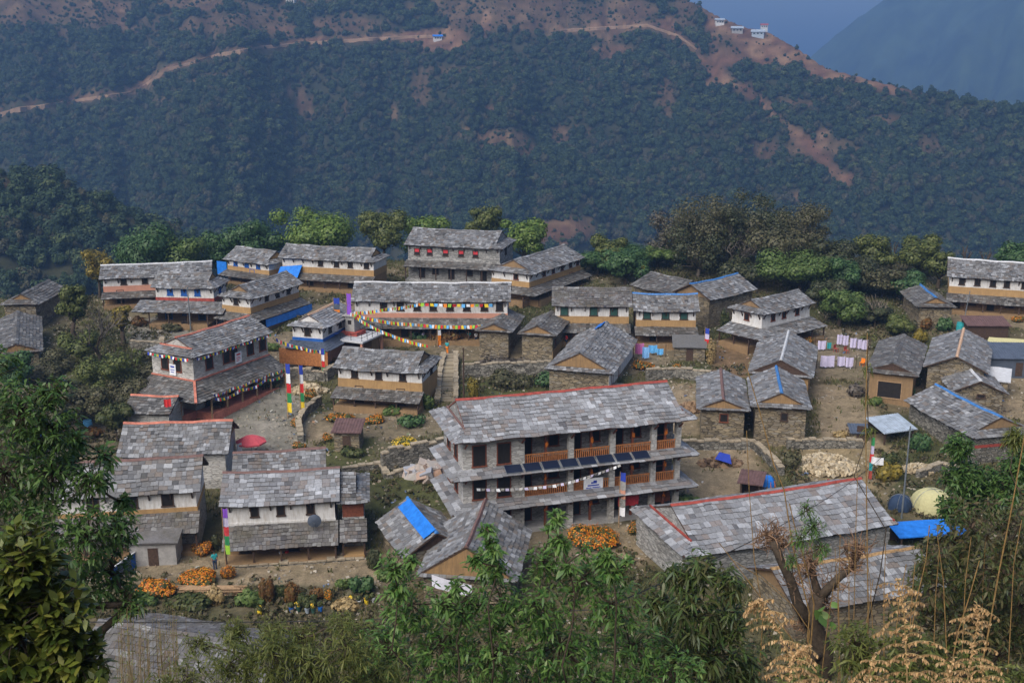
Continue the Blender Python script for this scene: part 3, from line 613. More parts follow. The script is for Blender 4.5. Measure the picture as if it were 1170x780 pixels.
SH('stone_hut', 'small stone house with blue strip down its ridge near the bare tree', HP['H19'], 'slate_dark', ridge='blue_ridge', gmat='ochre_dark', wall='stone')
T('long_house', 'long white house hung with drying maize at the picture edge above a yard', HP['H20'], ('A',), ridge='white_cement', win=(-.8,-.55,-.3,-.08,.2,.5,.8), pw=1.8, lowwin=(-.85,-.6,-.3,0), wsz=(.6,.8))
SH('slate_house', 'slate gable with pale cement ridge just behind the blue ridged stone house', HP['H21'], 'slate', ridge='white_cement', gmat='wood', wall='ochre')
SH('stone_house', 'stone house with light blue ridge strip and ochre gable by rubble heap', HP['H22'], 'slate', ridge='blue_ridge', gmat='ochre_dark', win=(('0',(.15,)),), wz=.72)
SH('stone_house', 'stone house with brown cement ridge and wooden window facing the dusty yard', HP['H23'], 'slate', ridge='brown_ridge', gmat='ochre_dark', win=(('0',(.05,)),), wz=.72, wsz=(.7,.75), wfr='wood_red')
h24 = SH('open_barn', 'slate roofed open barn with red emblem in its gable beside white laundry', HP['H24'], 'slate_dark', gmat='wood', wall='mud')
h24.windows('0', [-.05], .9, 2.4, 1.75, 'dark', 'wood_pale', 'door')  # no real door: dark panel paints the shade inside the open barn front
SH('stone_house', 'big pale slate roof with peach cement ridge among right hand houses', HP['H25'], 'slate', ridge='peach', gmat='stone', wall='stone')
SH('stone_hut', 'low stone annex with pale ridge set against the peach ridged roof', HP['H26'], 'slate', ridge='white_cement', gmat='stone', wall='stone', win=(('0',(.1,)),), wz=.8, wsz=(.7,.3))
SH('stone_house', 'large slate roof with blue strip on its ridge over a tall rubble wall', HP['H27'], 'slate', ridge='blue_ridge', gmat='mud', wall='stone_wall', side=('0', .5, .62, 'red_paint'))
h30 = T('guest_house', 'stone guest house with salmon ridge and flag strings facing a paved court', HP['H30'], ('A','0'), roof='slate', ridge='salmon_paint', up='stone_white', band='stone_white', low='stone_white', win=(-.6,-.15,.05,.5,.85), wfr='wood_red', ends=(('0',(-.35,.25)),), fr=(.60,.565,.34), wsz=(.95,1.35), pw=2.5, cap='salmon_paint', flash='salmon_paint', gmat='stone_white', posts='wood_pale', lowwin=(-.7,-.4,-.1,.2,.5), plinth='salmon_paint', strut=False)
SH('slate_shed', 'small slate roofed shed with salmon ridge below the stone guest house', HP['H31'], 'slate_dark', ridge='salmon_paint', gmat='white', wall='stone_white', expo=.4)
SH('slate_house', 'steep slate roof with long salmon ridge beside the red parasol', HP['H32'], 'slate', ridge='salmon_paint', gmat='mud', wall='stone_white', expo=.44)
T('white_house', 'white walled house in front of the salmon ridged roof, half behind leaves', HP['H33'], ('A',), roof='slate', ridge='brown_ridge', win=(-.5,.06,.58), lowwin=(.4,), low='stone_grey', wsz=(.8,1.1), pw=1.9, proof='slate_old', fr=(.70,.63,.42), expo=.44)
SH('slate_house', 'slate roof with brown ridge overlapped by a white walled house', HP['H34'], 'slate', ridge='brown_ridge', gmat='white', wall='white', expo=.44)
h35 = T('white_house', 'white house with satellite dish and three small windows above a clay yard', HP['H35'], ('A',), roof='slate_light', ridge='brown_ridge', win=(-.48,.0,.55), lowwin=(-.7,-.2,.2), band='white', fr=(.64,.60,.33), wsz=(.5,.75), pw=2.0, proof='slate_old', expo=.44)
c35 = (HP['H35'][0]+5.75*math.cos(.128), HP['H35'][1]+5.75*math.sin(.128))
T('slate_annex', 'red fronted annex with its own slate roof joined to the dish house', (c35[0], c35[1], .128, 2.6, 3.2, 4.35, .40, 0, 1.0), ('A',), roof='slate', up='wood_red', band='stone_grey', low='stone_grey', win=(), lowwin=(), fr=(.66,.62,.36), gmat='wood_red', pw=1.9, proof='slate_old', strut=False, wsz=(.5,.7), plinth='ochre')
T('ochre_house', 'ochre and white house with three dark windows beside the stone steps', HP['H36'], ('A',), roof='slate', win=(-.6,-.02,.55), low='ochre', lowwin=(-.5,.1,.5), ends=(('1',(.2,)),), gmat='mud', wsz=(.6,1.0), pw=1.9, plinth='mud', fr=(.70,.47,.29))
h38 = T('shop_house', 'pale roofed shop house with blue band and orange plank front', HP['H38'], ('0','A'), roof='slate_light', ridge='peach', band='blue_wood', up='white', low='pink', win=(-.5,.2), ends=(('0',(.0,)),), fr=(.68,.60,.46), gmat='white', proof='tin_dark', pw=1.5, posts=None, lowwin=(), plinth=None, strut=True)
pm = MB(); h38.wbox(pm, '0', 0, 2*h38.D+2.4, .0, .46*h38.he-.15, 1.25, 1.35); pm.build('plank_front', M['wood_orange'], h38.root)
h41 = T('stone_house', 'pale slate roof with broad red ridge, largest roof nearest the viewer', HP['H41'], (), roof='slate_light', ridge='red_paint', up='stone_grey', band='stone_grey', low='stone_grey', gmat='stone_grey', flash='red_paint', win=(), lowwin=(), strut=False, expo=.52)
SH('stone_hut', 'dark slate hut with a broad blue sheet along its ridge', HP['H43'], 'slate', ridge='blue_ridge', gmat='wood', wall='stone')
SH('stone_hut', 'slate hut with brown ridge overlapping the blue ridged hut', HP['H44'], 'slate', ridge='brown_ridge', gmat='ochre_dark', wall='stone')
SH('slate_house', 'weathered slate roof nearest the viewer behind the bamboo sprays', HP['H45'], 'slate_old', gmat='mud', wall='stone', expo=.5)

# ------------------------------------------------------------------ the three storey lodge
class Lodge(House): pass
lg = House('lodge', 'three storey grey stone lodge with balconies, slate tiers and long red ridge', 'lodge', HP['H40'], oh=.95, ou=1.0)
lg.roof('slate_light', ridge='red_paint', gmat='stone_grey', flash='brown_ridge', expo=.42, wid=(.32, .68), eave='wood_red')
def on(h, u, v, z):
    c, s_ = math.cos(h.yaw), math.sin(h.yaw); return Vector((h.cx+u*c-v*s_, h.cy+u*s_+v*c, h.z+z))
U, D = lg.U, lg.D
MB().box(-U, U, -D+1.7, D, -1, 9.1).build('core_wall', M['stone_grey'], lg.root)
MB().box(-U+.002, -4.95, -D, -D+1.698, -1, 9.05).build('corner_wall', M['stone_white'], lg.root)
FL = (0, 2.85, 5.75); COLS = (-4.7, -.35, 3.4, 7.2, U-.25)
for z in FL[1:]: MB().box(-4.9, U-.01, -D+.05, -D+1.69, z-.1, z+.1).build('floor_slab', M['wood_red'], lg.root)
MB().box(-4.9, U-.01, -D+.05, -D+1.69, -.8, .12).build('floor_slab', M['cement'], lg.root)
for u in COLS: MB().box(u-.24, u+.24, -D-.02, -D+.42, -1, 9.0).build('column', M['stone_white'], lg.root)
for fi, z in enumerate(FL):
    for i in range(4):
        a, b = COLS[i]+.26, COLS[i+1]-.26
        if fi:
            rm = MB(); rm.box(a, b, -D+.1, -D+.18, z+.95, z+1.03); rm.box(a, b, -D+.1, -D+.18, z+.16, z+.24)
            n = int((b-a)/.17)
            for k in range(n): x = a+(b-a)*(k+.5)/n; rm.box(x-.035, x+.035, -D+.11, -D+.17, z+.24, z+.95)
            rm.build('railing', M['wood_orange'], lg.root)
        m_ = (a+b)/2; MB().box(m_-.09, m_+.09, -D+.2, -D+.38, z+.12, z+2.75).build('post', M['wood_red'], lg.root)
        q = House.__new__(House); q.__dict__.update(lg.__dict__); q.D = D-1.7
        q.windows('A', [(a+.6+.1*i)/U], z+1.15, .95, 2.0, 'dark', 'wood_red', 'door'); q.windows('A', [(b-.75)/U], z+1.5, .8, 1.0, 'dark', 'wood_red')
    if fi:
        lg.windows('A', [-8.35/U, -6.25/U], z+1.4, 1.05, 1.75, 'dark', 'wood_red')
        lg.windows('0', [-.4, .35], z+1.4, .95, 1.6, 'dark', 'wood_red')
    else: lg.windows('A', [-8.35/U, -6.25/U], 1.4, 1.1, 1.6, 'dark', 'wood_red')
for u in (-U+.2,)+COLS:
    for z in (8.55, 5.5, 2.6): MB().bar((u, -D-.03, z-.65), (u, -D-.75, z-.08), .1).build('eave_strut', M['wood_red'], lg.root)
for zt, zb in ((6.02, 5.6), (3.1, 2.68)): lg.pent(['0', 'A', '1'], zt, zb, 1.2, 'slate_light', None, .45, wid=(.5, 1.0), plinth=None)
lg.pent
# solar panels lying on the upper slate tier
ORD = ('first', 'second', 'third', 'fourth', 'fifth', 'sixth', 'seventh', 'eighth')
for i in range(8):
    u = -5.6+1.62*i; sl_ = .42/1.2
    mb = MB(); P = [on(lg, u+a, -D-b, 6.09-sl_*b+.03) for a, b in ((-.74, 1.08), (.74, 1.08), (.74, .1), (-.74, .1))]
    root = thing('solar_panel', '%s solar panel from the stone corner of the lodge tier' % ORD[i], 'solar panel', P[0], lg.yaw, 'solar panels on the lodge tier')
    iv = Matrix.Translation(P[0]) @ Matrix.Rotation(lg.yaw, 4, 'Z'); iv = iv.inverted(); L_ = [iv @ p for p in P]
    n = (L_[1]-L_[0]).cross(L_[3]-L_[0]).normalized()
    MB().quadbox(L_, n, .04).build('frame', M['steel'], root)
    ctr = sum(L_, Vector())/4; MB().quadbox([ctr+(p-ctr)*.94+n*.042 for p in L_], n, .008).build('cells', M['pv'], root)
# hanging maize bundles on the balcony posts
for fi, z in enumerate(FL):
    for i in range(4):
        m_ = (COLS[i]+COLS[i+1])/2; p = on(lg, m_, -D+.1, z+2.05); mb = MB()
        for k in range(16):
            a = random.random()*6.28; r_ = random.uniform(.02, .12); q = Vector((math.cos(a)*r_, math.sin(a)*r_, -random.random()*.4))
            mb.tube([q, q+Vector((math.cos(a)*.05, math.sin(a)*.05, -.2))], [.035, .012], 5)
        o = mb.build('maize_bundle', M['f_orange'], None); o.location = p
        tag(o, 'yellow maize bundle in the %s bay of the lodge %s floor' % (ORD[i], ('ground', 'middle', 'top')[fi]), 'maize bundle', 'maize bundles on the lodge')
# sign on the middle balcony
def board(name, label, p, rz, w_, h_, lines, base='f_white', ink='f_blue', tilt=0):
    r = thing(name, label, 'sign', p, rz); MB().box(-w_/2, w_/2, -.02, .02, 0, h_).build('panel', M[base], r)
    lm = MB()
    for (x0, x1, z0, z1) in lines: lm.box(x0*w_, x1*w_, -.032, -.021, z0*h_, z1*h_)
    lm.build('lettering', M[ink], r)
    return r
board('sign_board', 'white sign board with blue lettering fixed to the lodge railing', on(lg, 1.7, -D+.02, 3.05), lg.yaw, 1.75, 1.0, [(-.3,.3,.3,.42), (-.38,-.1,.12,.2), (-.05,.36,.12,.2), (-.12,.02,.52,.66), (0,.18,.52,.78), (-.4,.4,.04,.07)])
board('sign_board', 'white menu board between the guest house upper windows', on(h30, -.05*h30.U+1.15, -h30.D-.12, 3.85), h30.yaw, 1.0, 1.25, [(-.3,.3,.7,.85), (-.35,.2,.5,.56), (-.35,.3,.36,.42), (-.35,.1,.2,.26)], ink='red_cloth')
board('sign_board', 'white board between two windows under the guest house gable', on(h30, -h30.U-.12, -.1, 3.8), h30.yaw-math.pi/2, .9, 1.2, [(-.3,.3,.7,.85), (-.35,.3,.45,.52), (-.3,.2,.25,.32)], ink='f_blue')
# clothes hanging on the lodge ground floor
def cloth(mb, a, b, drop, seg=8, fold=.06, mi=0):
    a, b = Vector(a), Vector(b); n = (b-a).cross(Vector((0,0,1))).normalized(); vs = []
    ph = random.random()*6
    for i in range(seg+1):
        t_ = i/seg; p = a.lerp(b, t_)+n*fold*math.sin(ph+t_*9)*.6-Vector((0,0,.06*math.sin(t_*math.pi)))
        vs += [p, p+n*fold*math.sin(ph+t_*13)-Vector((0,0,drop*.5)), p+n*fold*1.5*math.sin(ph+1+t_*11)-Vector((0,0,drop*(1+.04*math.sin(t_*20))))]
    k = 3; fs = []
    for i in range(seg): fs += [(i*k+j, i*k+k+j, i*k+k+j+1, i*k+j+1) for j in range(2)]
    o = len(vs); vs2 = [v+n*.015 for v in vs]; fs2 = [tuple(i+o for i in f[::-1]) for f in fs]
    mb.add(vs+vs2, fs+fs2, mi); return mb
def hang(name, label, a, b, drop, mat, cat='laundry', group=None):
    p = Vector(a); o = cloth(MB(), Vector((0,0,0)), Vector(b)-p, drop).build(name, M[mat], None, True); o.location = p; return tag(o, label, cat, group)
hang('hanging_blanket', 'crimson blanket hung on the lodge ground floor beside a column', on(lg, 4.0, -D-.05, 2.2), on(lg, 5.9, -D-.05, 2.15), .95, 'red_cloth')
hang('hanging_blanket', 'dark red blanket hung in the last bay of the lodge ground floor', on(lg, 7.7, -D+.6, 2.2), on(lg, 9.2, -D+.6, 2.2), 1.3, 'wood_red')

# ------------------------------------------------------------------ sheds and small buildings
def shed(name, label, px, py, w_, d_, h0, h1, rz, roofm, wallm, posts=False, over=.25, cat='shed', walls=('B', '0', '1', 'A'), corr=True, h=0):
    p = gp(px, py); r = thing(name, label, cat, (p.x, p.y, p.z+h), R(rz)); mb = MB()
    a = [(-w_/2-over, -d_/2-over, h0), (w_/2+over, -d_/2-over, h0), (w_/2+over, d_/2+over, h1), (-w_/2-over, d_/2+over, h1)]
    n = max(2, int((w_+2*over)/.28)) if corr else 1
    for i in range(n):
        t0, t1 = i/n, (i+1)/n; A0, B0, C0, D0 = [Vector(q) for q in a]; z = Vector((0,0,.05))
        l0, l1, u0, u1 = A0.lerp(B0, t0), A0.lerp(B0, t1), D0.lerp(C0, t0), D0.lerp(C0, t1); lm, um = (l0+l1)/2+z, (u0+u1)/2+z
        mb.add([l0, lm, l1, u0, um, u1], [(0,1,4,3), (1,2,5,4)])
    mb.quadbox([Vector(q)-Vector((0,0,.02)) for q in a], (0,0,-1), .04); mb.build('roof', M[roofm], r)
    for sd in walls:
        x0, x1, y0, y1 = {'A': (-w_/2, w_/2, -d_/2, -d_/2+.15), 'B': (-w_/2, w_/2, d_/2-.15, d_/2), '0': (-w_/2, -w_/2+.15, -d_/2+.152, d_/2-.152), '1': (w_/2-.15, w_/2, -d_/2+.152, d_/2-.152)}[sd]
        za, zb = [h0+(h1-h0)*((y+d_/2)/d_)-.06 for y in (y0, y1)]
        MB().add([(x0,y0,-.6),(x1,y0,-.6),(x1,y1,-.6),(x0,y1,-.6),(x0,y0,za),(x1,y0,za),(x1,y1,zb),(x0,y1,zb)], [(0,3,2,1),(4,5,6,7),(0,1,5,4),(1,2,6,5),(2,3,7,6),(3,0,4,7)]).build('wall', M[wallm], r)
    if posts or 'A' not in walls:
        for sx in (-1, 1): MB().box(sx*(w_/2-.1)-.06, sx*(w_/2-.1)+.06, -d_/2, -d_/2+.12, -.5, h0-.05).build('post', M['wood'], r)
    if 'A' in walls: MB().box(-.4, .4, -d_/2-.03, -d_/2+.01, 0, 1.6).build('door', M['wood'], r)
    return r
shed('garden_shed', 'little stone shed with brown sheet roof in the marigold garden', 399, 511, 2.5, 2.2, 2.0, 2.6, -3, 'tin_brown', 'stone')
shed('slate_shed', 'small stone shed with flat slate roof beside a prayer flag pole', 787, 409, 3.6, 2.6, 1.7, 2.5, -6, 'slate_dark', 'stone', corr=False)
shed('metal_shed', 'open shed with pale blue metal sheet roof on the dusty yard', 1017, 500, 3.6, 2.6, 1.2, 1.9, 20, 'tin', 'wood', walls=('B',))
shed('small_shed', 'tiny grey shed at the edge of the yard next to a metal roofed shed', 981, 501, 1.6, 1.4, .9, 1.3, -5, 'tin_dark', 'stone')
shed('tin_shed', 'long shed with blue doors and yellow tarp on its tin roof', 1156, 424, 7.0, 4.0, 2.1, 2.9, -4, 'tin_dark', 'tin_dark')
shed('lean_shed', 'pale sheet lean-to against the peach ridged slate roof', 1138, 448, 2.2, 4.0, 1.9, 2.3, -25, 'white_cement', 'stone', corr=False)
shed('brown_shed', 'low shed with flat brown sheet roof below the maize hung house', 1124, 383, 5.0, 2.6, 1.6, 2.2, -3, 'tin_brown', 'wood')
shed('blue_hut', 'narrow blue painted hut with a red roof edge among trees', 43, 506, 1.6, 1.6, 2.6, 2.7, 10, 'red_paint', 'blue_wood')
shed('wood_shelter', 'tumbledown timber shelter with a sagging sheet roof beside the dusty yard', 858, 565, 1.8, 2.0, 1.5, 1.9, -20, 'tin_brown', 'wood', walls=('B', '0'))
shed('side_shed', 'low stone lean-to with slate roof beneath the broad blue patched gable', 693, 458, 4.2, 2.2, 1.2, 1.7, -14, 'slate_dark', 'stone', corr=False)
shed('porch_shed', 'grey board shed beside the old slate veranda and marigolds', 180, 640, 3.6, 2.2, 2.1, 2.6, 4, 'slate_old', 'cement', corr=False)
# tarpaulin sheets fixed on roofs and walls
def sheet(name, label, P, mat, cat='tarp', th=.03, wob=.05):
    P = [Vector(p) for p in P]; o0 = P[0].copy(); P = [p-o0 for p in P]; n = (P[1]-P[0]).cross(P[3]-P[0]).normalized(); mb = MB(); k = 7; vs = []
    for i in range(k):
        for j in range(k):
            s_, t_ = i/(k-1), j/(k-1); p = P[0].lerp(P[1], s_).lerp(P[3].lerp(P[2], s_), t_)
            vs.append(p+n*wob*(random.random()-.3))
    fs = [(i*k+j, i*k+k+j, i*k+k+j+1, i*k+j+1) for i in range(k-1) for j in range(k-1)]
    mb.add(vs+[v-n*th for v in vs], fs+[tuple(i+k*k for i in f[::-1]) for f in fs]); o = mb.build(name, M[mat], None, True); o.location = o0; return tag(o, label, cat)
HH = {n: None for n in HP}
def hb(n, u, v, z):
    c, s_ = math.cos(HP[n][2]), math.sin(HP[n][2]); x, y = HP[n][0], HP[n][1]; return Vector((x+u*c-v*s_, y+u*s_+v*c, G(x, y)+z))
def onroof(n, u, v, lift=.1):
    P = HP[n]; return hb(n, u, v, P[5]+(P[4]-abs(v))*math.tan(P[6])+lift)
d_ = HP['H43'][4]
sheet('blue_tarp', 'bright blue sheet laid down the ridge of the dark slate hut', [onroof('H43', -3.4, .02, .16), onroof('H43', 3.2, .02, .16), onroof('H43', 3.2, 1.0, .13), onroof('H43', -3.4, 1.0, .13)], 'blue_tarp')
sheet('blue_tarp', 'small blue sheet on the ridge end of the broad slate gable', [onroof('H14', 4.6, .9, .16), onroof('H14', 7.0, .9, .16), onroof('H14', 7.0, .05, .2), onroof('H14', 4.6, .05, .2)], 'blue_tarp')
sheet('blue_tarp', 'blue tarp fixed to the wall between two rear houses', [hb('H7', -7.4, -4.3, 1.2), hb('H7', -3.9, -4.3, 1.8), hb('H7', -3.9, -2.6, 3.3), hb('H7', -7.4, -2.6, 2.9)], 'blue_tarp')
sheet('blue_tarp', 'blue tarp hung beside the small rear house with blue shutters', [hb('H5', -6.6, -2.2, .6), hb('H5', -4.6, -2.2, .6), hb('H5', -4.6, -2.2, 2.6), hb('H5', -6.6, -2.2, 2.6)], 'blue_tarp')
sheet('blue_tarp', 'long strip of blue boards shading the veranda of the gable house', [hb('H6', -4.6, -4.05, .25), hb('H6', 5.6, -4.05, .25), hb('H6', 5.6, -4.0, 1.25), hb('H6', -4.6, -4.0, 1.25)], 'blue_tarp')
sheet('blue_tarp', 'dark blue tarp behind the narrow stone huts', [hb('H11', 3.2, 3.0, 1.0), hb('H11', 5.0, 3.0, 1.0), hb('H11', 5.0, 3.0, 2.9), hb('H11', 3.2, 3.0, 2.9)], 'blue_wood')
shed('tarp_shed', 'low open shelter with bright blue tarp roof beside the largest slate roof', 1058, 620, 5.6, 1.9, 1.2, 1.5, 8, 'blue_tarp', 'wood', walls=('B',), corr=False)
sheet('yellow_tarp', 'yellow tarp spread across the tin shed roof', [W(1127, 392, 127.5), W(1180, 396, 127.5), W(1180, 388, 128.4), W(1130, 385, 128.4)], 'tent')
# flat roofed pavilion with block chimney in front of the long house
p = gp(402, 403); r = thing('pavilion', 'flat concrete roofed pavilion with railing beside the shop house', 'pavilion', p, R(-24))
MB().box(-3.2, 3.2, -2.6, 2.6, 2.1, 2.3).build('roof_slab', M['white_cement'], r)
for sx in (-2.9, 2.9):
    for sy in (-2.3, 2.3): MB().box(sx-.13, sx+.13, sy-.13, sy+.13, -.5, 2.1).build('post', M['pink'], r)
MB().box(-2.6, 2.6, .5, 2.2, -.5, 2.1).build('wall', M['mud'], r)
rl = MB()
for a, b in (((-3,-2.4),(3,-2.4)), ((3,-2.4),(3,2.4)), ((-3,-2.4),(-3,2.4))):
    for z in (2.75, 3.15): rl.bar((*a, z), (*b, z), .04)
    for k in range(5): q = Vector((*a, 2.3)).lerp(Vector((*b, 2.3)), k/4); rl.bar(q, q+Vector((0,0,.9)), .05)
rl.build('railing', M['wire'], r)
st = MB().box(-1.3, 1.2, -.6, 1.5, 2.302, 2.75); st.build('plinth', M['red_paint'], r)
ch = thing('stone_shrine', 'square grey shrine block standing on the flat pavilion roof', 'shrine', on(lg, 0, 0, 0)); ch.location = Matrix.Translation(p) @ Matrix.Rotation(R(-24), 4, 'Z') @ Vector((0, .4, 2.755)); ch.rotation_euler.z = R(-24)
MB().box(-.65, .65, -.65, .65, 0, 1.9).build('block', M['cement'], ch); MB().box(-.9, .9, -.9, .9, 1.9, 2.02).build('cap', M['cement'], ch); MB().box(-.25, .25, -.68, -.64, .9, 1.4).build('niche', M['dark'], ch)
# extra roof in the lower right
SH('slate_shed', 'lower slate roof beneath the largest roof, half behind a pollarded tree', (24.4, 72.9, .30, 12.5, 3.5, 2.6, .42, 0, 0), 'slate', ridge='thatch', gmat='mud', wall='stone', expo=.5)
# ------------------------------------------------------------------ steps and dry stone walls
a, b = gp(509, 463), gp(513, 405); n = 24; r = thing('stone_steps', 'long flight of worn stone steps climbing to the upper lane', 'steps', a)
d = (b-a); side = d.cross(Vector((0,0,1))).normalized(); mb = MB()
for i in range(n):
    c0 = d*(i/n); c1 = d*((i+.78)/n); wd = .95+random.uniform(-.06, .06); sh = random.uniform(-.08, .08); z = .1+.09*i*(1-i/n)*.6
    f = [c0-side*(wd-sh), c0+side*(wd+sh), c1+side*(wd+sh), c1-side*(wd-sh)]
    mb.quadbox([q+Vector((0,0,z-.4)) for q in f], (0,0,1), .4+random.uniform(0, .05)+ .06*(i % 2))
M['rubble2'] = leafmat('worn_treads', [(.22,.18,.12), (.30,.25,.17), (.17,.14,.1), (.26,.22,.16)], 0, .9)
M['step'] = plain('step_stone', (.30,.25,.18), .9, .45, 2.5)
mb.build('treads', M['rubble2'], r)
def wall_line(label, pts, h, th=.5, mat='stone_wall', name='stone_wall', cap=True):
    P = [gp(*q) for q in pts]; o = P[0].copy(); mb = MB(); cm = MB()
    for p0, p1 in zip(P, P[1:]):
        ln = (p1-p0).length; k = max(1, int(ln/.7)); dd = (p1-p0)/k; nn = Vector((-dd.y, dd.x, 0)).normalized()*th/2
        for i in range(k):
            q0, q1 = p0+dd*i-o, p0+dd*(i+1)-o; z0 = Vector((0,0,h*random.uniform(.86, 1.08))); lo = Vector((0,0,-.6)); j = nn*random.uniform(.85, 1.2)
            mb.add([q0-j+lo, q1-j+lo, q1+j+lo, q0+j+lo, q0-j+z0, q1-j+z0, q1+j+z0, q0+j+z0], [(0,3,2,1),(4,5,6,7),(0,1,5,4),(1,2,6,5),(2,3,7,6),(3,0,4,7)])
            if cap:
                z1 = z0+Vector((0,0,.003)); j2 = j*1.15; cm.quadbox([q0-j2+z1+dd*.03, q1-j2+z1-dd*.03, q1+j2+z1-dd*.03, q0+j2+z1+dd*.03], (0,0,1), random.uniform(.06, .16))
    r = thing(name, label, 'wall', o); mb.build('masonry', M[mat], r)
    if cap: cm.build('capstones', M['step'], r)
    return r
wall_line('dry stone terrace wall below the marigold beds', [(436, 538), (470, 531), (508, 523)], 2.0)
wall_line('low stone wall running along the grass patch below the garden', [(391, 540), (436, 534), (442, 547), (508, 531)], .5)
wall_line('low stone wall around the dusty yard behind the lodge', [(779, 513), (863, 513), (893, 543)], .9)
wall_line('stone wall edge above the pale rubble heap', [(899, 512), (948, 511), (985, 512)], .9)
wall_line('terrace wall below the narrow stone huts, topped with twigs', [(528, 432), (590, 428), (645, 429)], 1.6)
wall_line('curved garden wall beside the paved court', [(366, 461), (350, 473), (341, 489), (344, 506)], .9)
wall_line('terrace wall below the laundry and marigold pots', [(738, 435), (770, 432), (812, 437)], 1.3)
wall_line('stepped edging wall on the lower side of the paved court', [(262, 452), (300, 441), (326, 434)], .55)
wall_line('wall bordering the lower side of the stone steps', [(500, 462), (503, 430), (507, 409)], .7)
wall_line('wall bordering the upper side of the stone steps', [(521, 460), (521, 432), (521, 408)], .8)
wall_line('broken stone wall in front of the white house with blue windows', [(150, 398), (185, 402), (186, 394)], 1.1)
wall_line('stone wall beneath the orange plank front of the shop house', [(328, 432), (372, 436), (384, 428)], 1.3)
wall_line('tumbled stone wall beside the yellow tent', [(1048, 545), (1075, 535), (1100, 540)], .6)
wall_line('mud edged wall in front of the white house with dish', [(262, 648), (330, 645), (416, 639)], .2)
# heaps
def heap(name, label, cat, px, py, rx, ry, h, n, size, mat):
    p = gp(px, py); mb = MB()
    for i in range(n):
        a = random.random()*6.28; q = math.sqrt(random.random()); x, y = math.cos(a)*q*rx, math.sin(a)*q*ry; z = h*(1-q*q)*random.uniform(.55, 1)
        s_ = size*random.uniform(.5, 1.4); v = []
        rot = Matrix.Rotation(random.random()*6, 3, Vector((random.random(), random.random(), random.random()+.3)).normalized())
        for dx in (-1, 1):
            for dy in (-1, 1):
                for dz in (-1, 1): v.append(Vector((x, y, z))+rot @ Vector((dx*s_*.5*random.uniform(.7, 1.1), dy*s_*.4*random.uniform(.7, 1.1), dz*s_*.3*random.uniform(.7, 1.1))))
        mb.add(v, [(0,1,3,2), (4,6,7,5), (0,4,5,1), (2,3,7,6), (0,2,6,4), (1,5,7,3)])
    o = mb.build(name, M[mat]); o.location = p; return tag(o, label, cat)
def islandmat(name, cols):
    m = leafmat(name, cols, 0, .9); return m
M['rubble'] = islandmat('rubble_stones', [(.2,.16,.1), (.38,.30,.19), (.5,.42,.29), (.28,.24,.18)])
M['scrap'] = islandmat('scrap_sheets', [(.32,.2,.14), (.4,.38,.36), (.2,.13,.09), (.3,.33,.38)])
M['firewood'] = islandmat('firewood', [(.13,.08,.045), (.22,.14,.08), (.08,.05,.035), (.3,.2,.12)])
heap('stone_heap', 'wide heap of pale broken stones above the red ridged roof', 'stone heap', 944, 532, 3.0, 2.7, .9, 520, .4, 'rubble')
heap('stone_heap', 'small heap of stones behind the yellow tent', 'stone heap', 1048, 537, 1.7, 1.0, .6, 130, .35, 'rubble')
heap('scrap_heap', 'untidy heap of torn sheets and boards on the grass', 'scrap heap', 489, 541, 2.0, 1.5, .7, 40, 1.3, 'scrap')
heap('branch_heap', 'heap of cut branches partly under a blue cloth in the dusty yard', 'branch heap', 824, 530, 2.3, .8, .6, 160, .45, 'firewood')
heap('branch_heap', 'pile of firewood and sticks beside the brown ridged stone house', 'branch heap', 789, 468, 1.3, .9, .7, 110, .5, 'firewood')
heap('rubble_heap', 'mound of straw and rubble behind the flag poles', 'rubble heap', 352, 447, 2.1, 1.0, .8, 150, .5, 'rubble')
p = gp(240, 677); mb = MB()
for i in range(34): z = .06+.1*(i//7); y = .12*(i % 7)-.35; x = random.uniform(-.5, .5); mb.tube([(-2.3+x, y, z), (2.3+x, y+random.uniform(-.1, .1), z+random.uniform(-.04, .05))], .055, 5)
tag(mb.build('plank_stack', M['wood_pale']), 'stack of long poles and planks beside the orange marigold bed', 'timber stack').location = p
# metal fence of the blue-grey sheets
a, b = gp(128, 668), gp(180, 630); r = thing('sheet_fence', 'slanting fence of blue-grey metal sheets beside the clay yard', 'fence', a); dd = b-a
for i in range(7): q, q2 = dd*(i/7), dd*((i+.97)/7); MB().quadbox([q-Vector((0,0,.3)), q2-Vector((0,0,.3)), q2+Vector((0,0,1.25)), q+Vector((0,0,1.25))], Vector((-dd.y, dd.x, 0)).normalized(), .05).build('sheet', M['tin_dark' if i % 3 else 'blue_wood'], r)
MB().bar(Vector((0,0,1.3)), dd+Vector((0,0,1.3)), .1).build('rail', M['white_cement'], r)
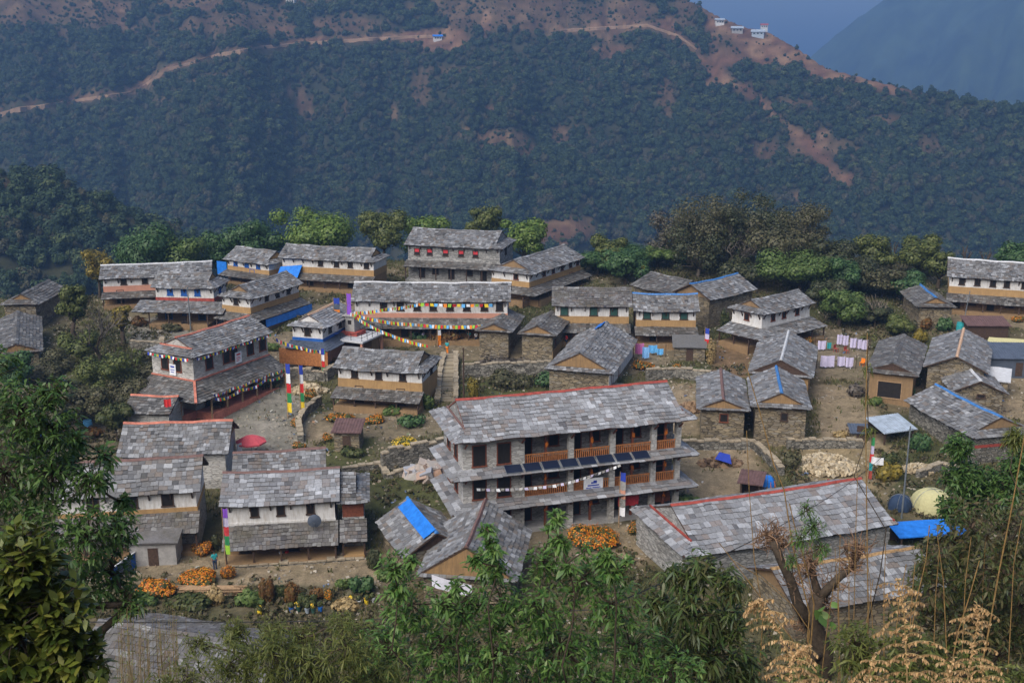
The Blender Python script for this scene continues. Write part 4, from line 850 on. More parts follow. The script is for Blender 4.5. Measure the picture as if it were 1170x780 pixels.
# ------------------------------------------------------------------ tents
def dome_tent(label, px, py, w_, d_, h_, mat, dark, rz):
    p = gp(px, py); r = thing('dome_tent', label, 'tent', p, R(rz)); mb = MB(); nu, nv = 12, 8; vs = []
    for j in range(nv+1):
        f = j/nv; rr = math.cos(f*math.pi/2)**.75
        for i in range(nu): a = 2*math.pi*i/nu; q = 1+.06*math.cos(4*a); vs.append((math.cos(a)*w_/2*rr*q, math.sin(a)*d_/2*rr*q, h_*math.sin(f*math.pi/2)**.9))
    fs = [(j*nu+i, j*nu+(i+1) % nu, (j+1)*nu+(i+1) % nu, (j+1)*nu+i) for j in range(nv) for i in range(nu)]
    mb.add(vs, fs); mb.build('canopy', M[mat], r)
    tm = MB()
    for a in (math.pi/4, 3*math.pi/4):
        P = []
        for k in range(13): f = (k/12-.5)*math.pi; P.append((math.cos(a)*w_*.53*math.sin(f), math.sin(a)*d_*.53*math.sin(f), h_*1.02*math.cos(f)**.9 if abs(f) < 1.55 else 0))
        tm.tube(P, .025, 4)
    tm.build('tent_pole', M['steel'], r)
    dm = MB().add([(-.42,-d_*.485,.05), (.42,-d_*.485,.05), (.3,-d_*.40,h_*.62), (-.3,-d_*.40,h_*.62)], [(0,1,2,3)]); dm.build('door_flap', M[dark], r); return r
dome_tent('pale yellow dome tent beside the grey utility pole', 1064, 582, 3.6, 3.2, 1.95, 'tent', 'wood', -30)
dome_tent('dark blue dome tent half hidden behind the yellow tent', 1028, 580, 2.2, 2.0, 1.25, 'denim', 'dark', 15)
dome_tent('small bright blue tent with orange edge behind the red ridge', 876, 556, 1.7, 1.5, 1.15, 'blue_tarp', 'f_orange', 40)
sheet('blue_cloth', 'blue and white cloth thrown over the branch heap', [gp(817, 524, .9), gp(836, 530, .6), gp(834, 519, 1.0), gp(822, 516, 1.2)], 'f_blue', 'cloth')
# ------------------------------------------------------------------ poles, wires, prayer flags
def pole(name, label, px, py0, py1, r0, mat, cat='pole', arm=False, lean=0):
    p = gp(px, py0); hgt = (py0-py1)*sc(p.y)/math.cos(PIT)*1.02; r = thing(name, label, cat, p)
    MB().tube([(0,0,-.6), (lean*.5,0,hgt*.5), (lean,0,hgt)], [r0, r0*.9, r0*.7], 8).build('mast', M[mat], r)
    if arm:
        MB().bar((lean-.6,0,hgt-.35), (lean+.6,0,hgt-.35), .09).build('cross_arm', M[mat], r)
        for q in (-.5, 0, .5): MB().tube([(lean+q,0,hgt-.3), (lean+q,0,hgt-.12)], .05, 6).build('insulator', M['f_white'], r)
    return p, hgt
def at_top(ph): return ph[0]+Vector((0,0,ph[1]-.2))
PA = pole('utility_pole', 'grey steel utility pole beside the tents', 1030, 592, 483, .085, 'steel')
PB = pole('utility_pole', 'pale slender pole standing in the paved yard of the blue windowed house', 218, 378, 330, .09, 'steel')
PC = pole('utility_pole', 'dark wooden pole beside the top of the stone steps', 530, 458, 398, .1, 'wood')
PD = pole('utility_pole', 'thin leaning pole in front of the maize hung house', 1099, 378, 334, .07, 'steel', lean=.5)
def wire(label, a, b, sag, rad=.014, name='wire'):
    a, b = Vector(a), Vector(b); P = [a.lerp(b, t_)-a-Vector((0,0,sag*4*t_*(1-t_))) for t_ in np.linspace(0, 1, 17)]
    o = MB().tube(P, rad, 4).build(name, M['wire']); o.location = a; return tag(o, label, 'wire')
wire('thin wire sagging from the wooden pole across the lodge roof', at_top(PC), on(lg, 8, 4, 10.5), .8, .018)
wire('thin wire from the tents utility pole across the red ridged roof', at_top(PA), W(700, 690, 24), 1.2, .02)
wire('thin wire running low over the slate roof nearest the viewer', W(0, 708, 50), W(760, 690, 55), .5, .03)
wire('thin wire crossing from the utility pole to the rubble walled house', at_top(PA), hb('H27', -3, 3, 2.6), .5, .018)
FLG = ['f_blue', 'f_white', 'f_red', 'f_green', 'f_yellow']
def flag_banner(label, px, py0, py1, cols, wpx, base=None, h0=0, over=0, flagto=0.12, Ypos=None):
    p = gp(px, py0) if Ypos is None else W(px, py0, Ypos); hgt = (py0-py1)*sc(p.y)/math.cos(PIT)*1.02; r = thing('prayer_flag_pole', label, 'prayer flag', p, R(random.uniform(-25, 15)))
    MB().tube([(0,0,-.4), (0,0,hgt)], [.05, .03], 6).build('mast', M['wood_pale'], r); n = len(cols); wd = wpx*sc(p.y)
    z1 = hgt-.05; z0 = hgt*flagto; fh = (z1-z0)/n
    for i, c in enumerate(cols):
        mb = MB(); cloth(mb, (.05,0,z1-fh*i), (wd,random.uniform(-.05,.05),z1-fh*i), fh*.99, 4, .05); mb.build('flag', M[c], r, True)
    return r
flag_banner('tall vertical prayer flag of five colours, left of the pair in the court', 329, 478, 415, FLG, 5.5)
flag_banner('tall vertical prayer flag of five colours, right of the pair in the court', 344, 476, 417, FLG, 4.5)
flag_banner('short prayer flag at the corner of the orange plank front', 368, 435, 398, FLG, 4, flagto=.05)
flag_banner('faded tall prayer flag beside the white house with the dish', 259, 660, 574, ['f_purple', 'f_lilac', 'red_cloth', 'f_green', 'f_lime'], 6.5, flagto=.35)
flag_banner('pale worn prayer flag on a pole before the lodge balconies', 707, 601, 535, ['f_blue', 'cement', 'pink', 'stone_grey', 'f_white'], 7, flagto=.2)
flag_banner('prayer flag with bright yellow tail beside the flat slate shed', 804, 409, 375, ['f_blue', 'f_lilac', 'f_red', 'f_green', 'f_yellow'], 5, flagto=.1)
flag_banner('small yellow prayer flag among the rear trees', 732, 326, 303, ['f_yellow', 'f_lime', 'f_white', 'f_red'], 4, flagto=.15)
flag_banner('dark four coloured flag on a mast before the pale shop roof', 383, 400, 342, ['f_blue', 'tin_dark', 'f_orange', 'f_green', 'f_lime'], 7, flagto=.45)
flag_banner('purple vertical banner on a mast at the corner of the pavilion', 398, 402, 337, ['f_purple', 'f_purple', 'f_purple'], 5.5, flagto=.4)
flag_banner('faded red and teal prayer flag beside the rubble heap', 991, 549, 497, ['f_green', 'f_lilac', 'f_red', 'teal', 'red_paint'], 4.5, flagto=.05)
flag_banner('orange and white banner beside the shrub in front of the long house', 500, 396, 377, ['f_white', 'f_orange', 'f_orange'], 4, flagto=.05)
FM = {}
def flag_string(label, pts, n, cols, size=.34, sag=.0, seed=1):
    rnd = random.Random(seed); P = [Vector(p) for p in pts]; o = P[0].copy(); r = thing('prayer_flag_string', label, 'prayer flags', o); path = []
    for a, b in zip(P, P[1:]):
        for k in range(12): t_ = k/12; path.append(a.lerp(b, t_)-o-Vector((0,0,sag*4*t_*(1-t_))))
    path.append(P[-1]-o); MB().tube(path, .012, 4).build('cord', M['rope'], r); L_ = len(path)-1
    for i in range(n):
        f = (i+.15)/n*L_; j = int(f); a = path[j].lerp(path[min(j+1, L_)], f-j); f2 = min((i+.9)/n*L_, L_-.001); j2 = int(f2); b = path[j2].lerp(path[min(j2+1, L_)], f2-j2)
        sw = Vector((rnd.uniform(-.1, .1), rnd.uniform(-.14, .14), 0)); hh = size*rnd.uniform(.85, 1.1); z = Vector((0,0,-hh))
        mb = MB().quadbox([a, b, b+z+sw, a+z+sw*.6], (0,-1,0), .012); mb.build('flag', M[cols[i % len(cols)]], r)
FC = ['f_blue', 'f_white', 'f_red', 'f_green', 'f_yellow']; FB = ['f_white', 'f_orange', 'f_lime', 'f_red', 'f_yellow', 'f_lblue']
top = W(400, 357, 128.5)
flag_string('bright flag string stretched across the front of the long house', [top, W(470, 369, 129.5), W(566, 370, 129.8)], 58, FB, .42, .25, 2)
flag_string('bright flag string falling from the pavilion towards the steps', [top, W(440, 379, 128), W(489, 394, 127)], 40, FB, .4, .15, 3)
flag_string('bright flag string under the eave of the long house', [W(404, 356, 128.6), W(440, 352, 130), W(480, 346, 131.6), W(563, 347, 131.8)], 48, FB, .4, .1, 4)
flag_string('flag string looped over the orange plank front of the shop', [W(315, 386, 122), W(345, 396, 121.5), W(371, 400, 121.8)], 24, FC, .42, .15, 5)
def along(h, sd, z, out, n): 
    O, a, nn, hl = h.side(sd); return [on(h, *(O+a*(hl*(2*k/(n-1)-1))+nn*out+Vector((0,0,z)))) for k in range(n)]
hl_ = on
flag_string('flag string along the upper eave of the stone guest house', along(h30, 'A', h30.he-.1, .55, 6), 44, FC, .26, .12, 6)
flag_string('flag string under the gable eave of the stone guest house', along(h30, '0', h30.he-.1, .55, 3), 18, FC, .3, .1, 7)
flag_string('higher flag string along the guest house veranda edge', along(h30, 'A', h30.he*.40+.02, 2.6, 5), 46, FC, .32, .18, 8)
flag_string('lower flag string looped below the guest house veranda edge', along(h30, 'A', h30.he*.40-.35, 2.75, 4), 40, FC, .3, .4, 9)
flag_string('faded white flag string strung across the lodge balconies', [on(lg, -8.8, -D-.6, 4.6), on(lg, -2, -D-1.0, 4.3), on(lg, 3.6, -D-1.3, 5.6)], 34, ['f_white', 'stone_white', 'f_lilac', 'cement'], .22, .15, 10)
# ------------------------------------------------------------------ laundry
LP = [('white sheet hung nearest the white house on the upper clothesline', 935, 944, 389, 10, 'f_lilac'), ('teal shirt on the upper clothesline next to a white sheet', 945.5, 950, 391, 7, 'teal'), ('white sheet on the upper clothesline, first of a pair', 957, 963, 382, 11, 'f_lilac'), ('white sheet on the upper clothesline, second of a pair', 963.5, 970, 383, 11, 'f_lilac'),
  ('white sheet on the upper clothesline, first of three beside the bare tree', 972, 979, 386, 11, 'f_lilac'), ('white sheet on the upper clothesline, middle of three beside the bare tree', 979.5, 985, 387, 11, 'f_lilac'), ('white sheet on the upper clothesline, last of three beside the bare tree', 985.5, 992, 388, 11, 'f_lilac'),
  ('widest white sheet on the lower clothesline', 938, 954, 406, 13, 'f_lilac'), ('white sheet in the middle of the lower clothesline', 957, 966, 407, 11, 'f_lilac'), ('small white sheet at the end of the lower clothesline', 967, 975.5, 408, 11, 'f_lilac'),
  ('magenta patterned cloth hung beside the slate gable', 726, 736, 392, 12, 'f_pink'), ('white and blue sheet hung in front of the magenta cloth', 734, 742, 396, 13, 'cloth_blue'), ('pale blue cloth on the line by the slate gable', 741, 751, 394, 9, 'f_lblue'), ('sky blue cloth at the end of the line by the gable', 751, 758, 398, 7, 'f_lblue')]
for lb, x0, x1, y, h_, mt in LP:
    p = gp((x0+x1)/2, y+h_+3); hang('hanging_cloth', lb, W(x0, y, p.y), W(x1, y, p.y), h_*sc(p.y), mt, 'laundry', 'laundry on the lines')
for lb, x0, x1, y, yb in (('upper clothesline beside the white house with sheets', 932, 995, 386, 400), ('lower clothesline in the dusty yard', 934, 979, 406.5, 421), ('clothesline stretched by the broad slate gable', 724, 761, 394, 408)):
    p = gp((x0+x1)/2, yb); a, b = W(x0, y, p.y), W(x1, y, p.y); r = thing('clothesline', lb, 'clothesline', a); MB().tube([(0,0,.02), b-a+Vector((0,0,.02))], .012, 4).build('cord', M['rope'], r)
    for q in (Vector(), b-a): MB().tube([q+Vector((0,0,.1)), q-Vector((0,0,2.2))], .04, 5).build('post', M['wood'], r)
hang('hanging_cloth', 'large white speckled sheet drying below the brown ridged hut', W(493, 656, 71), W(539, 668, 70.5), .9, 'cloth_white')
hang('hanging_cloth', 'row of dark clothes drying in the paved yard beside the pale pole', W(207, 366, 138), W(217, 366, 138), .7, 'dark')
hang('hanging_cloth', 'white towels hung on the rubble wall above the tents', W(996, 521, 95), W(1010, 523, 95), .7, 'f_white')
hang('hanging_cloth', 'striped red and white cloth on the shed roof below the guest house', W(187, 456, 104), W(195, 455, 104), .8, 'f_red')
# ------------------------------------------------------------------ parasol, dish, pots, chairs, people
p = gp(288, 523); r = thing('parasol', 'round red parasol in the corner of the paved court', 'parasol', p); mb = MB(); n = 8
for i in range(n):
    a, b = 2*math.pi*i/n, 2*math.pi*(i+1)/n; c = lambda t_, q, z: (math.cos(t_)*q, math.sin(t_)*q, z)
    mb.add([c(a, 1.5, 1.75), c(b, 1.5, 1.75), c(b, .75, 2.15), c(a, .75, 2.15), (0,0,2.32), c(a, 1.5, 1.6), c(b, 1.5, 1.6)], [(0,1,2,3), (3,2,4), (5,6,1,0)])
mb.build('canopy', M['umb'], r); MB().tube([(0,0,-.2), (0,0,2.3)], .03, 6).build('mast', M['steel'], r)
hang('red_banner', 'crumpled white and red banner beside the parasol', W(270, 507, 99), W(276, 505, 99), 1.0, 'f_white', 'banner')
ph_ = on(h35, 2.7, -h35.D-1.1, 2.4); r = thing('satellite_dish', 'grey satellite dish on the lower slate roof of the white house', 'satellite dish', ph_, h35.yaw)
dm = MB(); vs = []; fs = []
for j in range(5):
    for i in range(16): a = 2*math.pi*i/16; q = .55*j/4; vs.append((math.cos(a)*q, -.18+.35*(q*q), .95+math.sin(a)*q))
for j in range(4): fs += [(j*16+i, j*16+(i+1) % 16, j*16+16+(i+1) % 16, j*16+16+i) for i in range(16)]
dm.add(vs, fs); dm.add([(v[0], v[1]+.03, v[2]) for v in vs], [f[::-1] for f in fs]); dm.build('reflector', M['tin_dark'], r, True); MB().bar((0,0,0), (0,-.15,.95), .05).build('mast', M['steel'], r); MB().bar((0,-.1,.45), (0,-.65,1.0), .03).build('feed_arm', M['steel'], r)
def pot(label, px, py, col, fl):
    p = gp(px, py); r = thing('flower_pot', label, 'flower pot', p, 0, 'pots along the clay yard'); MB().tube([(0,0,-.05), (0,0,.1), (0,0,.32)], [.13, .15, .19], 9).build('container', M[col], r)
    lob = [((0, 0, .55), (.24, .24, .26))]; P, Nn = crown_points(lob, 60); link('foliage', fast_mesh('foliage', leaf_quads(P, Nn, .14), 4, [M['bush'], M[fl]], (np.arange(60) % 3 == 0).astype(int)), r)

# ------------------------------------------------------------------ foliage materials, trees and bushes
M['bush'] = leafmat('bush_leaves', [(.03,.045,.012), (.065,.085,.022), (.11,.115,.035), (.05,.06,.02)])
M['lf_deep'] = leafmat('deep_green_leaves', [(.025,.066,.02), (.05,.11,.036), (.09,.16,.052), (.04,.08,.028)])
M['lf_mid'] = leafmat('mid_green_leaves', [(.045,.085,.018), (.085,.14,.03), (.14,.19,.05), (.07,.11,.025)])
M['lf_lime'] = leafmat('lime_leaves', [(.06,.12,.018), (.11,.18,.03), (.18,.24,.048), (.085,.14,.022)])
M['lf_olive'] = leafmat('olive_leaves', [(.05,.07,.018), (.09,.115,.027), (.145,.16,.04), (.075,.085,.022)])
M['lf_yellow'] = leafmat('yellow_leaves', [(.13,.11,.02), (.22,.17,.025), (.30,.22,.03), (.09,.09,.02)])
M['lf_rust'] = leafmat('rusty_leaves', [(.14,.06,.018), (.22,.10,.02), (.09,.05,.02), (.17,.12,.03)])
M['lf_dull'] = leafmat('dull_leaves', [(.05,.055,.022), (.09,.088,.04), (.125,.115,.055), (.075,.065,.035)])
M['twig'] = leafmat('bare_twigs', [(.05,.04,.032), (.09,.075,.06), (.12,.10,.08), (.06,.05,.04)], 0)
M['lf_dull2'] = leafmat('dark_dull_leaves', [(.028,.04,.016), (.055,.065,.026), (.085,.088,.038), (.045,.045,.024)])
M['twig_fine'] = leafmat('fine_twigs', [(.05,.045,.032), (.08,.07,.05), (.10,.088,.066), (.06,.06,.036)], 0)
M['bark'] = plain('bark', (.06,.045,.032), .9, .5, 8)
M['bark_pale'] = plain('pale_bark', (.17,.14,.11), .9, .4, 8)
M['petal'] = leafmat('marigold_petals', [(.5,.11,.008), (.62,.19,.012), (.62,.28,.015), (.36,.08,.008)], .1)
M['petal_y'] = leafmat('yellow_petals', [(.7,.45,.02), (.75,.55,.05), (.6,.35,.02)], .1)
M['straw'] = leafmat('dry_stalks', [(.28,.19,.08), (.38,.28,.13), (.2,.14,.06)], .1)
def limb(mb, a, b, r0, r1, n=6, wob=.06, seg=4):
    a, b = Vector(a), Vector(b); ln = (b-a).length; P = [a.lerp(b, i/seg)+Vector((random.uniform(-1,1), random.uniform(-1,1), 0))*ln*wob*(0 < i < seg) for i in range(seg+1)]
    mb.tube(P, [r0+(r1-r0)*i/seg for i in range(seg+1)], n); return P
def tree(name, label, px, ptop, wpx, Y, leaf, n=2600, size=.42, flat=.75, cat='tree', lobes=14, seed=None, group=None, bark='bark', trunk=.35, pbase=None, squash=1.0, fill=.35):
    rnd = random.Random(seed if seed is not None else int(px*7+ptop)); rng = np.random.default_rng(int(px*7+ptop))
    base = W(px, ptop-(4 if Y > 135 else 0), Y); top = base.z; base.z = G(base.x, Y) if Y < 150 else float(H(base.x, Y)); hgt = max(2.0, top-base.z); rad = wpx*sc(Y)/2*(1.38 if Y > 135 else 1.1)
    r = thing(name, label, cat, base, 0, group); ch = min(hgt*.82, rad*2*flat*1.1); cz = hgt-ch*.40
    if flat > 1.3: ch = hgt*.95; cz = hgt*.56
    lob = [((0, 0, cz), (rad*.62, rad*.62*squash, ch*.42))]
    for i in range(lobes):
        a = rnd.random()*6.28; q = rad*rnd.uniform(.35, .68); z = cz+ch*rnd.uniform(-.3, .34); s_ = rnd.uniform(.2, .42)
        lob.append(((math.cos(a)*q, math.sin(a)*q*squash, z), (rad*s_, rad*s_, min(rad, ch)*s_*.85)))
    n = int(n*2.6); size *= .62
    P, Nn = crown_points(lob, n, rng, fill); link('crown', fast_mesh('crown', leaf_quads(P, Nn, size, 1.0, rng), 4, M[leaf]), r)
    mb = MB(); fork = Vector((0, 0, max(.5, hgt-ch*.9))); limb(mb, (0,0,-.5), fork, trunk, trunk*.7, 7)
    for c, s_ in lob[1:]: limb(mb, fork+Vector((0,0,rnd.uniform(0, .3))), Vector(c), trunk*.42, .04, 5, .08)
    mb.build('trunk', M[bark], r, True); return r
def bare_tree(name, label, px, ptop, wpx, Y, leaf=None, n=0, seed=3, bark='twig', group=None, trunk=.3, depth=4, size=.3):
    rnd = random.Random(seed); base = W(px, ptop, Y); top = base.z; base.z = G(base.x, Y) if Y < 168 else float(H(base.x, Y)); hgt = top-base.z; rad = wpx*sc(Y)/2
    r = thing(name, label, 'tree', base, 0, group); tm, bm2 = MB(), MB(); tips = []
    def grow(p, d, ln, rr, k):
        q = p+d*ln; mid = (p+q)/2+Vector((rnd.uniform(-1,1), rnd.uniform(-1,1), rnd.uniform(-1,1)))*ln*.08
        (tm if k >= depth-1 else bm2).tube([p, mid, q], [rr, rr*.85, rr*.68], 6 if k > 2 else 3, cap=False)
        if k == 0: tips.append(q); return
        for i in range(rnd.choice((3, 3, 4)) if k > 1 else 3):
            a = rnd.random()*6.28; sp = rnd.uniform(.35, .8); o = d.orthogonal().normalized(); o2 = d.cross(o)
            nd = (d+(o*math.cos(a)+o2*math.sin(a))*sp+Vector((0,0,.12))).normalized(); grow(p.lerp(q, rnd.uniform(.7, 1)), nd, ln*rnd.uniform(.62, .85), rr*.62, k-1)
    grow(Vector((0,0,-.4)), Vector((rnd.uniform(-.1,.1),0,1)).normalized(), hgt*.36, trunk, depth)
    M_ = np.array([list(t_) for t_ in tips]); k_ = rad/max(.1, np.abs(M_[:, 0]).max()); kz = (hgt)/max(.1, M_[:, 2].max())
    for m_ in (tm, bm2): m_.v = [(x*k_, y*k_, z*kz if z > 0 else z) for x, y, z in m_.v]
    if depth == 2: tm.add(bm2.v, bm2.f)
    tm.build('trunk', M['bark'], r)
    if depth > 2: bm2.build('branches', M[bark], r)
    if leaf:
        M_ = M_*np.array([k_, k_, kz]); rng = np.random.default_rng(seed); i = rng.integers(0, len(M_), n); P = M_[i]+rng.normal(size=(n, 3))*rad*.09
        link('foliage', fast_mesh('foliage', leaf_quads(P, rng.normal(size=(n, 3))+np.array([0,0,.4]), size, 1, rng), 4, M[leaf]), r)
    return r
# the row of trees along the village crest
tree('round_tree', 'broad round dark green tree behind the salmon banded house', 163, 264, 66, 170, 'lf_deep', 3600, .5, .8)
tree('round_tree', 'low spreading green tree beside the big round one', 206, 280, 52, 171, 'lf_mid', 2200, .5, .6)
tree('autumn_tree', 'small golden tree on the slope behind the salmon banded house', 110, 289, 34, 174, 'lf_yellow', 1300, .45, .8)
tree('round_tree', 'dark green tree above the small blue shuttered house', 287, 255, 60, 176, 'lf_deep', 3200, .5, .8)
tree('round_tree', 'dark bush like tree left of the blue shuttered house', 250, 272, 40, 175, 'lf_deep', 1600, .5, .8)
tree('round_tree', 'wide lime green tree behind the long white house', 358, 247, 88, 174, 'lf_lime', 4600, .5, .62)
tree('round_tree', 'rounded olive green tree between the long house and the stone house', 438, 250, 46, 172, 'lf_olive', 2600, .45, .9)
tree('round_tree', 'low lime tree peeping over the stone house roof at one end', 486, 254, 50, 178, 'lf_lime', 2000, .5, .6)
tree('round_tree', 'pointed yellow green tree rising over the stone house ridge', 556, 238, 36, 180, 'lf_olive', 2000, .45, 1.0)
tree('round_tree', 'bright green tree at the gable of the stone house', 597, 256, 50, 176, 'lf_lime', 2600, .48, .9)
for i, (lb, x, y, w_, lf) in enumerate([('dark shrub tree beside the angled white house', 683, 290, 40, 'lf_deep'), ('dark tree with yellowish crown among the rear shrubs', 697, 278, 36, 'lf_olive'), ('deep green tree in the middle of the rear shrubs', 722, 284, 56, 'lf_deep'), ('mid green tree in the rear row above the low slate roof', 752, 287, 40, 'lf_mid'), ('dark rounded tree in the rear row before the bare trees', 783, 291, 52, 'lf_deep')]):
    tree('round_tree', lb, x, y, w_, 163+i, lf, 2000, .45, .85, group='rear shrubs')
for lb, x, y, w_, lf, n_ in (('tall grey brown tree, widest of the thinning giants', 806, 222, 84, 'lf_dull', 4200), ('tall thinning tree with olive tinted upper crown', 866, 216, 66, 'lf_dull2', 3600), ('tall dull tree sloping down to the green orchard', 920, 230, 56, 'lf_dull', 2600), ('grey leafless tree at the near end of the thinning giants', 770, 240, 48, 'twig_fine', 1500), ('slim dark tree standing among the thinning giants', 840, 234, 44, 'lf_dull2', 2000), ('dark ragged tree beside the olive tinted giant', 893, 238, 46, 'lf_dull2', 2200), ('low dark tree under the widest of the thinning giants', 800, 262, 70, 'lf_dull2', 2400)):
    tree('tall_tree', lb, x, y, w_, 162+(x*7) % 8, lf, n_, .36, 1.4, lobes=20, fill=.05, bark='bark_pale')
bare_tree('bare_tree', 'bare branching tree under the thinning giants', 838, 262, 76, 160, seed=6, trunk=.3, depth=5)
tree('round_tree', 'dark evergreen mass at the foot of the tall bare trees', 890, 262, 84, 160, 'lf_dull', 2600, .5, .9)
tree('round_tree', 'broad green tree with yellow blossom patch behind the white house', 916, 298, 74, 152, 'lf_mid', 3800, .45, .8)
tree('glossy_tree', 'glossy green tree between the orchard and the dark thicket', 966, 300, 38, 150, 'lf_deep', 2200, .42, 1.0)
tree('glossy_tree', 'lower glossy green tree above the clotheslines', 962, 336, 48, 139, 'lf_mid', 2600, .42, .9)
tree('round_tree', 'olive topped tree above the dark thicket', 1000, 276, 42, 162, 'lf_olive', 2000, .42, 1.0)
tree('round_tree', 'yellow olive tree beside the maize hung house', 1052, 278, 46, 160, 'lf_olive', 2600, .42, 1.1)
tree('round_tree', 'dark tree filling the thicket behind the blue strip hut', 1012, 310, 60, 152, 'lf_dull', 2600, .42, .9)
for lb, x, y, w_, Y, lf in (('dark tree between the tall giants and the blue strip hut', 945, 280, 50, 158, 'lf_dull2'), ('dense dark tree behind the small pale bare tree', 985, 300, 52, 154, 'lf_dull2'), ('dark green shrub tree just above the blue strip hut', 1035, 318, 44, 150, 'lf_deep'), ('dark undergrowth tree at the back corner of the white house with sheets', 945, 325, 36, 146, 'lf_dull2'), ('low dark tree behind the clothesline yard', 1000, 352, 44, 140, 'lf_dull2'), ('olive bush tree at the far side of the clotheslines', 1030, 362, 30, 134, 'lf_olive'), ('dark shrub tree behind the low slate roof', 715, 296, 44, 158, 'lf_deep'), ('dark shrub tree beside the tall stone house', 845, 300, 44, 156, 'lf_dull2')):
    tree('round_tree', lb, x, y, w_, Y, lf, 2200, .42, .95, group='thicket trees')
tree('round_tree', 'dark shrub above the maize hung house at the edge', 1165, 284, 36, 158, 'lf_deep', 1400, .42, .8)
tree('round_tree', 'olive shrub at the corner of the maize hung house', 1076, 292, 30, 156, 'lf_olive', 1200, .42, .9)
bare_tree('pruned_tree', 'small pale bare tree beside the clotheslines', 1003, 335, 34, 138, seed=11, bark='bark_pale', trunk=.14, depth=3)
bare_tree('pruned_tree', 'bare pollarded tree above the yellow olive tree', 1021, 276, 18, 163, seed=12, trunk=.2, depth=2)
bare_tree('pruned_tree', 'bare pollarded tree over the maize hung house ridge', 1106, 281, 16, 162, seed=14, trunk=.2, depth=2)
bare_tree('pruned_tree', 'second bare pollarded tree over the maize hung house ridge', 1127, 284, 16, 161, seed=15, trunk=.2, depth=2)
# the overgrown slope at the left
tree('yellow_tree', 'yellow green tree with tall dark stem beside the edge roofs', 80, 327, 38, 130, 'lf_olive', 2200, .36, 1.0)
bare_tree('bare_tree', 'bare grey tree on the overgrown bank below the yellow green tree', 108, 350, 60, 124, seed=21, depth=4, trunk=.16)
bare_tree('bare_tree', 'bare brown tree spreading over the overgrown bank', 144, 398, 56, 117, 'lf_olive', 250, 22, depth=4, trunk=.16, size=.25)
tree('palm_bush', 'pale yellow drooping plant at the edge of the paved yard', 137, 350, 22, 132, 'lf_yellow', 700, .4, 1.2)
for i, (lb, x, y, w_, Y, lf) in enumerate([('dark olive shrub on the bank below the edge roofs', 52, 408, 60, 116, 'lf_dull'), ('broad olive bush in the middle of the overgrown bank', 118, 412, 74, 112, 'lf_olive'), ('dark bush on the bank beside the guest house', 148, 432, 54, 111, 'lf_dull'), ('low dark shrub above the blue barrel', 92, 440, 70, 107, 'lf_dull'), ('dark leafy bush at the foot of the edge roof', 12, 405, 50, 112, 'lf_deep'), ('sparse brown bush beside the tumbled wall', 172, 415, 44, 116, 'lf_dull'), ('thin green shrub near the shed with salmon ridge', 130, 462, 40, 104, 'bush'), ('dark shrub beside the blue hut', 66, 462, 50, 103, 'lf_dull'), ('dark mass of shrubs on the lowest part of the bank', 20, 460, 70, 100, 'lf_dull'), ('rust tinged bush under the bare grey tree', 92, 385, 46, 124, 'lf_olive')]):
    tree('shrub', lb, x, y, w_, Y, lf, 1900, .34, .8, 'shrub', 7, trunk=.12, group='shrubs on the overgrown bank')
# bushes inside the village: px, py of the base, width and height in pixels
def bush(label, px, py, wpx, hpx, leaf='bush', flower=None, n=500, name='bush', cat='bush', ff=.35, group=None, size=None):
    p = gp(px, py); k = sc(p.y); rx, h_ = wpx*k/2, hpx*k; rng = np.random.default_rng(int(px*13+py)); lob = [((0, 0, h_*.4), (rx*.8, rx*.55, h_*.5))]
    for i in range(max(4, int(wpx/5))): a = rng.random()*6.28; q = rx*rng.uniform(.2, .75); s_ = rng.uniform(.25, .45); lob.append(((math.cos(a)*q, math.sin(a)*q*.6, h_*rng.uniform(.3, .7)), (rx*s_, rx*s_, h_*s_)))
    P, Nn = crown_points(lob, n, rng, .6); P[:, 2] = np.maximum(P[:, 2], .02); sz = size or min(.26, max(.12, rx*.2)); o = None
    if flower:
        r = thing(name, label, cat, p, 0, group); link('foliage', fast_mesh('foliage', leaf_quads(P, Nn, sz, 1, rng), 4, M[leaf]), r)
        P2, N2 = crown_points(lob, int(n*ff*2.0), rng, .8); s2 = P2[:, 2] > h_*.25; link('blossom', fast_mesh('blossom', leaf_quads(P2[s2], N2[s2]+np.array([0,-.3,.5]), sz*.42, 1, rng), 4, M[flower]), r); return r
    o = link(name, fast_mesh(name, leaf_quads(P, Nn, sz, 1, rng), 4, M[leaf])); o.location = p; return tag(o, label, cat, group)
